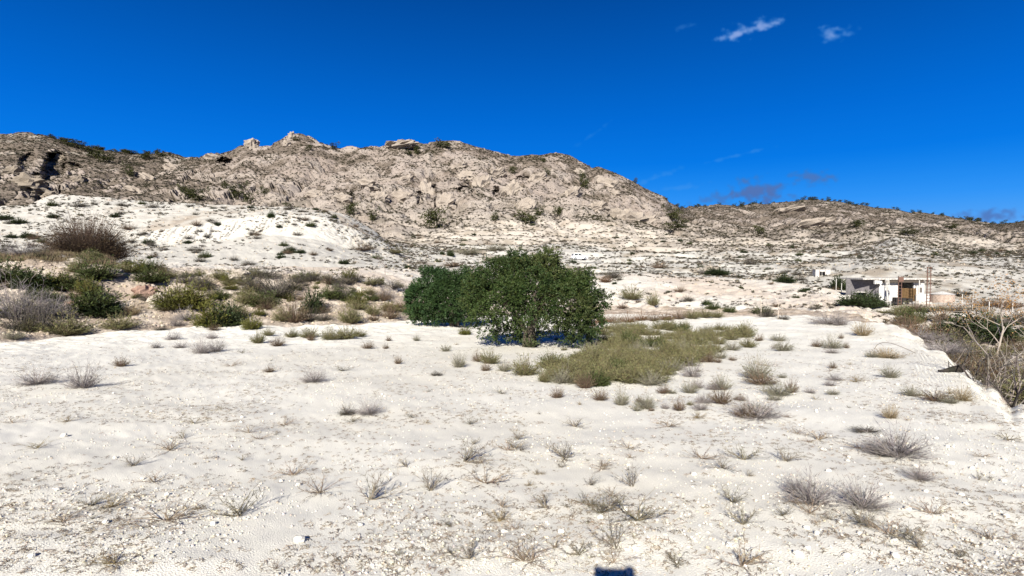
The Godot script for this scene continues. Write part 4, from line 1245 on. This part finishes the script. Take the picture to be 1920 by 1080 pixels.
# ---------------------------------------------------------------- single plants and finds
func make_oddments() -> void:
	# the large bare bush above the bank
	var p := stand(165, 47.0)
	var t := base("bare_bush", p)
	var mm := -p.z / MARKS
	t.scale = Vector3(160 * mm, 100 * mm, 150 * mm)
	tag(t, "large domed purplish brown bare bush above the grass strip", "bush")
	var b := bush(4200, Color(0.062, 0.043, 0.035), Color(0.070, 0.050, 0.030), 1.4, 6, 0.020, 0.009, 0.4, 0.10, 0.0021)
	var thin: Shape = b[0]
	put("stems", thin.mesh(M["stem"]), t)
	put("foliage", (b[1] as Shape).mesh(M["needle"]), t)
	# grey thicket left of it
	shrubs_from([[10, 480, 60, 34, "thorn"], [45, 484, 60, 34, "grey"], [75, 484, 40, 22, "thorn"], [268, 505, 40, 22, "thorn"]], "beside the large bare bush above the bank", "beside the large bare bush")
	# dry grass strip at the top of the bank
	var blade := Shape.new()
	for i in 40:
		var a := rng.randf() * TAU
		var r := sqrt(rng.randf()) * 0.4
		var at := Vector3(cos(a) * r, 0, sin(a) * r)
		var dir := (Vector3.UP + any_dir() * 0.35).normalized()
		blade.leaf(at, dir, dir.cross(any_dir()).normalized(), rng.randf_range(0.3, 0.65), 0.016, Color.WHITE * rng.randf_range(0.75, 1.2))
	var spots: Array = []
	var tints: Array = []
	for i in 900:
		var u := rng.randf_range(-160, 215)
		var d := rng.randf_range(38.5, 43.0)
		if u > 120: d += 1.0
		spots.append(Transform3D(Basis(Vector3.UP, rng.randf() * TAU).scaled(Vector3(1, rng.randf_range(0.4, 0.9), 1)), stand(u, d)))
		tints.append(vary(Color(0.17, 0.13, 0.085) if rng.randf() < 0.75 else Color(0.115, 0.108, 0.05), 0.3))
	scatter("dry_grass", blade.mesh(M["needle"]), spots, tints, "strip of dry yellowish grass along the top of the bank", "grass")
	# bare little tree on the white terrace, and young saplings with pale stems
	for k in [[722, 516, 38, "small_bare_tree", "small bare grey tree on the white terrace behind the bank", Color(0.17, 0.145, 0.13), 0.6], [1428, 592, 62, "sapling", "slender pale sapling with one straight stem in the field", Color(0.50, 0.44, 0.38), 0.3], [1460, 599, 50, "sapling", "slender pale sapling forking in two above its stem", Color(0.50, 0.44, 0.38), 0.45]]:
		var q := seen(k[0], k[1])
		var h: float = k[2] * -q.z / MARKS
		var tr := base(k[3], q, rng.randf() * TAU)
		tag(tr, k[4], "tree")
		var st := Shape.new()
		st.tube(Vector3(0, -0.15, 0), Vector3(0.02, h * 0.45, 0), 0.032, 0.024, k[5], 7)
		put("trunk", st.mesh(M["bark"]), tr)
		var br := Shape.new()
		var ends := []
		for i in (2 if k[3] == "sapling" else 5):
			limb(br, Vector3(0.02, h * (0.43 - 0.05 * (i % 3)), 0), (Vector3.UP + any_dir() * (0.9 if i > 0 else 0.2)).normalized(), h * k[6], 0.018, 1, k[5], 0.3, 0.1, ends)
		put("branches", br.mesh(M["bark"]), tr)
	# the dead tree at the gully's edge
	var dp := stand(1898, 13.2)
	var dt := base("dead_tree", dp)
	tag(dt, "dead grey leafless tree with many twisted branches at the gully edge", "tree")
	var pale_wood := Color(0.20, 0.178, 0.16)
	var dark_wood := Color(0.055, 0.048, 0.045)
	for i in 11:
		var sh := Shape.new()
		var ends := []
		var a := TAU * i / 11.0
		var dir := Vector3(cos(a) * 0.5 - 0.05, 1.0, sin(a) * 0.45).normalized()
		var burnt := i % 3 == 1
		limb(sh, Vector3(cos(a) * 0.15, -0.2, sin(a) * 0.15), dir, rng.randf_range(1.3, 2.3), 0.036 if burnt else 0.028, 2, dark_wood if burnt else pale_wood, 0.22, 0.03, ends)
		put("branch", sh.mesh(M["bark"]), dt)
	# a taller pale tree with a few rusty leaves behind it
	var rp := stand(1880, 30.0)
	var rt := base("half_bare_tree", rp)
	tag(rt, "pale thin tree with a few rusty leaves rising from the gully", "tree")
	var hh := EYE + (LEVEL - 548.0) / MARKS * 30.0 - rp.y
	var tk := Shape.new()
	tk.tube(Vector3(-0.3, -0.3, 0), Vector3(0.15, hh * 0.5, 0), 0.06, 0.04, Color(0.30, 0.265, 0.23), 7)
	put("trunk", tk.mesh(M["bark"]), rt)
	var bs := Shape.new()
	var tips := []
	for i in 6:
		limb(bs, Vector3(0.15 - 0.04 * i, hh * (0.5 - 0.05 * i), 0), (Vector3.UP * 1.2 + any_dir()).normalized(), hh * 0.5, 0.026, 2, Color(0.27, 0.24, 0.21), 0.3, 0.08, tips)
	put("branches", bs.mesh(M["bark"]), rt)
	var lf := Shape.new()
	for e in tips:
		for i in 9:
			var ld := any_dir()
			lf.leaf(e + any_dir() * 0.22, ld, ld.cross(any_dir()).normalized(), 0.08, 0.05, vary(Color(0.26, 0.15, 0.06), 0.3))
	put("foliage", lf.mesh(M["needle"]), rt)
	# charred log, cane and twigs
	var lp := seen(1782, 702)
	var lg := base("charred_log", lp, 0.25)
	tag(lg, "short charred log lying on the white ground near the ledge", "log")
	var ls := Shape.new()
	var q0 := Vector3(-0.30, 0.05, 0)
	for i in 5:
		var q1 := q0 + Vector3(0.13, rng.randf_range(-0.01, 0.03), rng.randf_range(-0.03, 0.03))
		ls.tube(q0, q1, 0.02 + i * 0.018, 0.035 + i * 0.018, vary(Color(0.028, 0.024, 0.022), 0.2), 8)
		q0 = q1
	ls.tube(q0, q0 + Vector3(0.01, 0, 0), 0.11, 0.0, Color(0.035, 0.03, 0.028), 8)
	put("stump", ls.mesh(M["bark"]), lg)
	var lb := Shape.new()
	lb.tube(Vector3(0.05, 0.08, 0), Vector3(-0.05, 0.30, 0.05), 0.015, 0.006, Color(0.04, 0.035, 0.03), 5)
	put("broken_branch", lb.mesh(M["bark"]), lg)
	var a0 := seen(1642, 658)
	var a1 := seen(1722, 664)
	var arch := Shape.new()
	var prev := Vector3.ZERO
	for i in range(1, 15):
		var tt := i / 14.0
		var nx := (a1 - a0) * tt + Vector3.UP * sin(PI * pow(tt, 0.6)) * 0.30
		arch.tube(prev, nx, 0.010, 0.009, Color(0.16, 0.12, 0.09), 5)
		prev = nx
	var ao := put("bent_cane", arch.mesh(M["bark"]))
	ao.position = a0
	tag(ao, "thin bent cane arching over the straw coloured shrub", "cane")

# ---------------------------------------------------------------- the open ground close by
func make_foreground() -> void:
	var weeds := []
	for i in 8:
		weeds.append(weed(rng.randi_range(10, 17), 1.25 if i % 2 == 0 else 0.9, [Color(0.19, 0.145, 0.105), Color(0.155, 0.135, 0.105), Color(0.20, 0.16, 0.095), Color(0.13, 0.115, 0.08)][i % 4], 0.0085).mesh(M["stem"]))
	var set_weed := func(p: Vector3, w: float, h: float, label: String, group: String) -> void:
		var o := put("dry_weed", weeds[rng.randi() % 8])
		o.position = p
		o.rotation.y = rng.randf() * TAU
		o.scale = Vector3(w * 1.5, h * 1.5, w * 1.5)
		tag(o, label, "weed", group)
	var taken := PackedVector2Array()
	var clump := noise(FastNoiseLite.TYPE_SIMPLEX_SMOOTH, 0.4, 77, 2)
	for s in [[300, 985, 110, 46], [440, 980, 90, 52], [310, 850, 70, 30], [280, 912, 50, 32], [690, 945, 100, 50], [805, 930, 60, 46], [870, 870, 90, 44], [910, 915, 80, 36], [940, 962, 44, 30], [1025, 965, 56, 36], [1060, 870, 80, 40], [1200, 985, 100, 50], [1400, 995, 60, 44], [1400, 870, 70, 30], [1080, 805, 50, 22], [1255, 805, 50, 26], [1310, 790, 40, 18], [1320, 865, 60, 30], [970, 828, 40, 24], [880, 800, 30, 16], [940, 740, 30, 14], [640, 700, 40, 14], [430, 690, 40, 12], [60, 845, 60, 20], [240, 880, 50, 22], [160, 960, 60, 24], [595, 935, 70, 40], [545, 895, 50, 40], [530, 800, 50, 16], [1540, 830, 70, 20], [1480, 870, 60, 30], [1360, 885, 60, 30], [1380, 950, 60, 36], [1760, 975, 60, 40], [1640, 1000, 70, 24], [1720, 1020, 70, 24], [1400, 1075, 90, 60], [510, 1078, 30, 28], [200, 1070, 90, 30], [1130, 880, 40, 24], [1180, 845, 50, 20], [1500, 820, 40, 18], [1440, 690, 40, 14], [1610, 720, 40, 12], [1900, 830, 60, 20], [1110, 915, 40, 20], [1150, 940, 40, 24], [480, 830, 40, 16], [360, 800, 40, 16], [760, 880, 40, 18]]:
		taken.append(Vector2(s[0], s[1]))
		var p := seen(s[0], s[1])
		var m := -p.z / MARKS
		set_weed.call(p, s[2] * m, s[3] * m, "sparse dry branching weed on the open white ground", "dry weeds on the white ground")
	for i in 330:
		var v := rng.randf_range(640, 1075)
		var u := rng.randf_range(0, 1900)
		if u < 640 and rng.randf() < 0.4: continue
		var p := seen(u, v)
		if p == Vector3.INF or -p.z > 34: continue
		if clump.get_noise_2d(p.x, p.z) < rng.randf_range(-0.25, 0.25): continue
		var w := pow(rng.randf(), 2.0) * 0.24 + 0.05
		set_weed.call(p, w, w * rng.randf_range(0.4, 0.7), "tiny dry weed sprouting from the white ground", "tiny weeds on the white ground")
	# loose stones large enough to pick out
	var stones := []
	var white := earth(2.0, 0.82, 0.4, 0.05, 21, true)
	white.albedo_color = Color(0.72, 0.70, 0.645).linear_to_srgb()
	for i in 6: stones.append(stone(400 + i).mesh(white))
	for i in 150:
		var u := rng.randf_range(0, 1910)
		var v := rng.randf_range(720, 1078)
		if i < 80: u = rng.randf_range(1500, 1915)
		var p := seen(u, v)
		var s := rng.randf_range(0.03, 0.075) * (1.6 if i % 11 == 0 else 1.0)
		var o := put("stone", stones[rng.randi() % 6])
		o.position = p + Vector3(0, s * 0.12, 0)
		o.rotation = Vector3(rng.randf_range(-0.3, 0.3), rng.randf() * TAU, rng.randf_range(-0.3, 0.3))
		o.scale = Vector3.ONE * s
		tag(o, "loose angular white stone lying on the pale ground", "stone", "loose stones on the white ground")
	# rubble on the bank and the slopes
	var rub: Array = [[], []]
	var rub_tint: Array = [[], []]
	for i in 17000:
		var u := rng.randf_range(-90, 820) if i % 3 == 0 else rng.randf_range(-90, 1990)
		var row := rng.randf_range(first_row[2] + 3, first_row[3]) if i % 3 == 0 else rng.randf_range(first_row[3], first_row[8])
		var p := wander(u, row)
		var s := (pow(rng.randf(), 3.0) * 0.34 + 0.05) * lerpf(0.8, 1.8, clampf((-p.z - 40) / 120.0, 0, 1))
		rub[i % 2].append(Transform3D(Basis.from_euler(Vector3(rng.randf_range(-0.5, 0.5), rng.randf() * TAU, rng.randf_range(-0.5, 0.5))).scaled(Vector3.ONE * s), p + Vector3(0, s * 0.1, 0)))
		rub_tint[i % 2].append(vary(Color(0.70, 0.63, 0.56), 0.2))
	for k in 2:
		scatter("rubble", stone(450 + k).mesh(white), rub[k], rub_tint[k], "loose pale rubble strewn over the bank and white slopes", "rubble")
	# gravel and plant litter
	var f := noise(FastNoiseLite.TYPE_SIMPLEX_SMOOTH, 0.5, 71, 3)
	var pile: Array = [[], [], []]
	var tints: Array = [[], [], []]
	for i in 60000:
		var u := rng.randf_range(-60, 1980)
		var v := rng.randf_range(640, 1100) if i % 3 > 0 else rng.randf_range(600, 760)
		var d := 1732.0 / maxf(v - 574.0, 40.0)
		if d > 36.0: continue
		var p := stand(u, d * rng.randf_range(0.97, 1.03))
		var g := f.get_noise_2d(p.x, p.z)
		if rng.randf() > 0.38 + g * 1.2: continue
		var s := pow(rng.randf(), 4.0) * 0.030 + 0.005
		s *= lerpf(1.0, 2.0, clampf((d - 5.0) / 20.0, 0, 1))
		var k := i % 3
		pile[k].append(Transform3D(Basis.from_euler(Vector3(rng.randf_range(-0.4, 0.4), rng.randf() * TAU, rng.randf_range(-0.4, 0.4))).scaled(Vector3.ONE * s), p + Vector3(0, s * 0.15, 0)))
		tints[k].append(vary(Color(0.92, 0.91, 0.89), 0.08) if rng.randf() < 0.8 else vary(Color(0.78, 0.72, 0.65), 0.15))
	for k in 3:
		scatter("gravel", stone(500 + k).mesh(white), pile[k], tints[k], "fine white gravel strewn over the field", "gravel")
	var bits := Shape.new()
	for i in 5:
		var a := Vector3(rng.randf_range(-0.5, 0.5), 0.02, rng.randf_range(-0.5, 0.5))
		bits.tube(a, a + Vector3(rng.randf_range(-0.4, 0.4), rng.randf_range(0.0, 0.25), rng.randf_range(-0.4, 0.4)), 0.035, 0.02, Color.WHITE)
	var laid: Array = []
	var hues: Array = []
	for i in 38000:
		var u := rng.randf_range(-60, 1980)
		var v := rng.randf_range(620, 1100) if i % 2 == 0 else rng.randf_range(612, 800)
		var d := 1732.0 / maxf(v - 574.0, 40.0)
		var p := stand(u, d)
		if f.get_noise_2d(p.x * 0.7 + 50.0, p.z * 0.7) < rng.randf_range(-0.3, 0.5): continue
		var s := rng.randf_range(0.02, 0.075) * lerpf(1.0, 1.6, clampf((d - 5.0) / 20.0, 0, 1))
		laid.append(Transform3D(Basis(Vector3.UP, rng.randf() * TAU).scaled(Vector3.ONE * s), p))
		hues.append(vary(Color(0.19, 0.155, 0.12), 0.45))
	scatter("plant_litter", bits.mesh(M["stem"]), laid, hues, "scattered dry twigs and plant litter on the white ground", "litter")

# ---------------------------------------------------------------- the photographer, whose raised phone throws a small shadow
func flesh(bones: Array, lo: Vector3, hi: Vector3, cell: float, blend: float, sh: Shape, col: Callable) -> void:
	# one smooth skin round tapered bones [a, b, radius at a, radius at b], meshed as surface nets
	var nx := int(ceil((hi.x - lo.x) / cell)) + 1
	var ny := int(ceil((hi.y - lo.y) / cell)) + 1
	var nz := int(ceil((hi.z - lo.z) / cell)) + 1
	var f := PackedFloat32Array()
	f.resize(nx * ny * nz)
	f.fill(1.0)
	for bn in bones:
		var a: Vector3 = bn[0]
		var b: Vector3 = bn[1]
		var ra: float = bn[2]
		var rb: float = bn[3]
		var pad := maxf(ra, rb) + blend + cell * 2.0
		var i0 := ((a.min(b) - Vector3.ONE * pad - lo) / cell).floor()
		var i1 := ((a.max(b) + Vector3.ONE * pad - lo) / cell).ceil()
		var ab := b - a
		var l2 := maxf(ab.length_squared(), 1e-9)
		for z in range(maxi(0, int(i0.z)), mini(nz, int(i1.z) + 1)):
			for y in range(maxi(0, int(i0.y)), mini(ny, int(i1.y) + 1)):
				for x in range(maxi(0, int(i0.x)), mini(nx, int(i1.x) + 1)):
					var p := lo + Vector3(x, y, z) * cell
					var t := clampf((p - a).dot(ab) / l2, 0, 1)
					var d := (p - a - ab * t).length() - lerpf(ra, rb, t)
					var k := x + nx * (y + ny * z)
					var h := maxf(blend - absf(f[k] - d), 0.0) / blend
					f[k] = minf(f[k], d) - h * h * blend * 0.25
	var at := {}
	var first := sh.v.size()
	for z in nz - 1:
		for y in ny - 1:
			for x in nx - 1:
				var sum := Vector3.ZERO
				var cnt := 0
				var k := x + nx * (y + ny * z)
				var inside := 0
				for c in 8:
					if f[k + (c & 1) + nx * ((c >> 1) & 1) + nx * ny * (c >> 2)] < 0.0: inside += 1
				if inside == 0 or inside == 8: continue
				for e in [[0, 1], [2, 3], [4, 5], [6, 7], [0, 2], [1, 3], [4, 6], [5, 7], [0, 4], [1, 5], [2, 6], [3, 7]]:
					var c0: int = e[0]
					var c1: int = e[1]
					var p0 := Vector3(c0 & 1, (c0 >> 1) & 1, c0 >> 2)
					var p1 := Vector3(c1 & 1, (c1 >> 1) & 1, c1 >> 2)
					var v0 := f[k + int(p0.x) + nx * int(p0.y) + nx * ny * int(p0.z)]
					var v1 := f[k + int(p1.x) + nx * int(p1.y) + nx * ny * int(p1.z)]
					if (v0 < 0.0) != (v1 < 0.0):
						sum += p0.lerp(p1, v0 / (v0 - v1))
						cnt += 1
				var p := lo + (Vector3(x, y, z) + sum / cnt) * cell
				at[k] = sh.v.size()
				sh.v.append(p)
				sh.c.append(col.call(p))
				sh.n.append(Vector3.UP)
	for k in at:
		var x: int = k % nx
		var y: int = (k / nx) % ny
		var z: int = k / (nx * ny)
		for ax in 3:
			var st: int = [1, nx, nx * ny][ax]
			var s1: int = [nx, nx * ny, 1][ax]
			var s2: int = [nx * ny, 1, nx][ax]
			if [[y, z], [z, x], [x, y]][ax].min() < 1: continue
			if (f[k] < 0.0) == (f[k + st] < 0.0): continue
			if not (at.has(k - s1) and at.has(k - s2) and at.has(k - s1 - s2)): continue
			var q := [at[k], at[k - s1], at[k - s1 - s2], at[k - s2]]
			if f[k] >= 0.0: q.reverse()
			for i in [0, 2, 1, 0, 3, 2]: sh.ix.append(q[i])
	for i in range(first, sh.v.size()):
		var g := (sh.v[i] - lo) / cell
		var x := clampi(int(round(g.x)), 1, nx - 2)
		var y := clampi(int(round(g.y)), 1, ny - 2)
		var z := clampi(int(round(g.z)), 1, nz - 2)
		var k := x + nx * (y + ny * z)
		sh.n[i] = Vector3(f[k + 1] - f[k - 1], f[k + nx] - f[k - nx], f[k + nx * ny] - f[k - nx * ny]).normalized()

func make_photographer() -> void:
	var ph := base("phone", Vector3(0, EYE + 0.004, 0.016))
	tag(ph, "dark phone held level in the hands of the person taking the picture", "phone")
	part("case", ph, flat_mat(Color(0.02, 0.02, 0.022), 0.4), Vector3.ZERO, Vector3(0.162, 0.076, 0.008), 0.003)
	part("screen", ph, flat_mat(Color(0.01, 0.01, 0.012), 0.1), Vector3(0, 0, 0.005), Vector3(0.152, 0.068, 0.001))
	var ground_y := stand(960, 1.05).y
	var skin := Color(0.42, 0.27, 0.19)
	var jacket := Color(0.045, 0.05, 0.065)
	var jeans := Color(0.06, 0.075, 0.12)
	var shoes := Color(0.04, 0.035, 0.03)
	var Z := 0.42
	var G := ground_y
	var b := []
	for s in [-1.0, 1.0]:
		b.append([Vector3(s * 0.10, 0.90 + G, Z), Vector3(s * 0.11, 0.50 + G, Z - 0.01), 0.095, 0.062])
		b.append([Vector3(s * 0.11, 0.50 + G, Z - 0.01), Vector3(s * 0.12, 0.10 + G, Z + 0.02), 0.060, 0.042])
		b.append([Vector3(s * 0.12, 0.045 + G, Z + 0.05), Vector3(s * 0.14, 0.035 + G, Z - 0.16), 0.045, 0.036])
		b.append([Vector3(s * 0.17, 1.42 + G, Z), Vector3(s * 0.24, 1.17 + G, Z - 0.10), 0.062, 0.050])
		b.append([Vector3(s * 0.24, 1.17 + G, Z - 0.10), Vector3(s * 0.115, 1.575 + G + 0.04, 0.075), 0.047, 0.033])
	b.append([Vector3(-0.09, 0.93 + G, Z), Vector3(0.09, 0.93 + G, Z), 0.105, 0.105])
	b.append([Vector3(0, 0.95 + G, Z), Vector3(0, 1.18 + G, Z), 0.135, 0.125])
	b.append([Vector3(0, 1.15 + G, Z), Vector3(0, 1.34 + G, Z - 0.01), 0.130, 0.140])
	b.append([Vector3(-0.14, 1.43 + G, Z), Vector3(0.14, 1.43 + G, Z), 0.065, 0.065])
	b.append([Vector3(0, 1.42 + G, Z), Vector3(0, 1.54 + G, Z - 0.02), 0.060, 0.054])
	var shade := func(p: Vector3) -> Color:
		var y := p.y - G
		if y > 1.475 and absf(p.x) < 0.08 and p.z > Z - 0.12: return skin
		if y < 0.075: return shoes
		return jeans if y < 0.92 else jacket
	var sh := Shape.new()
	flesh(b, Vector3(-0.36, G - 0.02, -0.02), Vector3(0.36, G + 1.72, Z + 0.25), 0.022, 0.05, sh, shade)
	# head with brow, nose, mouth, ears and chin
	var hy := 1.63 + G
	var head := [[Vector3(0, hy + 0.03, Z - 0.02), Vector3(0, hy + 0.03, Z - 0.04), 0.092, 0.088], [Vector3(0, hy - 0.03, Z - 0.06), Vector3(0, hy - 0.085, Z - 0.075), 0.062, 0.034], [Vector3(0, hy + 0.005, Z - 0.125), Vector3(0, hy - 0.028, Z - 0.142), 0.010, 0.015], [Vector3(-0.022, hy - 0.058, Z - 0.108), Vector3(0.022, hy - 0.058, Z - 0.108), 0.010, 0.010], [Vector3(-0.038, hy + 0.022, Z - 0.112), Vector3(0.038, hy + 0.022, Z - 0.112), 0.013, 0.013], [Vector3(-0.088, hy + 0.005, Z - 0.02), Vector3(-0.092, hy - 0.03, Z - 0.025), 0.016, 0.010], [Vector3(0.088, hy + 0.005, Z - 0.02), Vector3(0.092, hy - 0.03, Z - 0.025), 0.016, 0.010], [Vector3(0, hy - 0.05, Z - 0.02), Vector3(0, hy - 0.14, Z - 0.02), 0.055, 0.054]]
	flesh(head, Vector3(-0.13, hy - 0.16, Z - 0.18), Vector3(0.13, hy + 0.15, Z + 0.10), 0.009, 0.02, sh, func(_p: Vector3) -> Color: return skin)
	# hands closed on the ends of the phone
	for s in [-1.0, 1.0]:
		var c := Vector3(s * 0.098, EYE - 0.008, 0.045)
		var hand := [[Vector3(s * 0.115, 1.615 + G, 0.075), c + Vector3(0, 0.012, -0.006), 0.026, 0.026], [c + Vector3(0, -0.02, 0), c + Vector3(0, 0.028, -0.008), 0.020, 0.020]]
		for k in 4:
			var y := 0.040 - k * 0.021
			var r := 0.0088 - 0.0005 * k
			var reach: float = [0.9, 1.0, 0.95, 0.75][k]
			var p0 := c + Vector3(s * 0.008, y, -0.012)
			var p1 := p0 + Vector3(s * 0.012, 0.004, -0.030) * reach
			var p2 := p1 + Vector3(-s * 0.022, 0.001, -0.016) * reach
			var p3 := p2 + Vector3(-s * 0.024, -0.001, 0.004) * reach
			hand.append([p0, p1, r, r * 0.95])
			hand.append([p1, p2, r * 0.95, r * 0.9])
			hand.append([p2, p3, r * 0.9, r * 0.75])
		var t0 := c + Vector3(-s * 0.008, -0.012, 0.004)
		var t1 := t0 + Vector3(-s * 0.026, 0.010, -0.004)
		hand.append([t0, t1, 0.012, 0.0105])
		hand.append([t1, t1 + Vector3(-s * 0.024, 0.008, -0.010), 0.0105, 0.008])
		flesh(hand, c + Vector3(-0.085, -0.075, -0.085), c + Vector3(0.085, 0.085, 0.065), 0.005, 0.006, sh, func(_p: Vector3) -> Color: return skin)
	var who := base("person", Vector3.ZERO)
	tag(who, "person in dark jacket and jeans standing with both hands raised to a phone", "person")
	put("body", sh.mesh(flat_mat(Color.WHITE, 0.8)), who)
	var hair := Shape.new()
	flesh([[Vector3(0, hy + 0.062, Z - 0.01), Vector3(0, hy + 0.045, Z + 0.015), 0.078, 0.086], [Vector3(-0.05, hy + 0.085, Z - 0.075), Vector3(0.05, hy + 0.085, Z - 0.075), 0.030, 0.030], [Vector3(0, hy, Z + 0.03), Vector3(0, hy - 0.03, Z + 0.03), 0.066, 0.055]], Vector3(-0.14, hy - 0.12, Z - 0.15), Vector3(0.14, hy + 0.19, Z + 0.16), 0.012, 0.03, hair, func(_p: Vector3) -> Color: return Color(0.03, 0.022, 0.016))
	put("hair", hair.mesh(flat_mat(Color.WHITE, 0.7)), who)
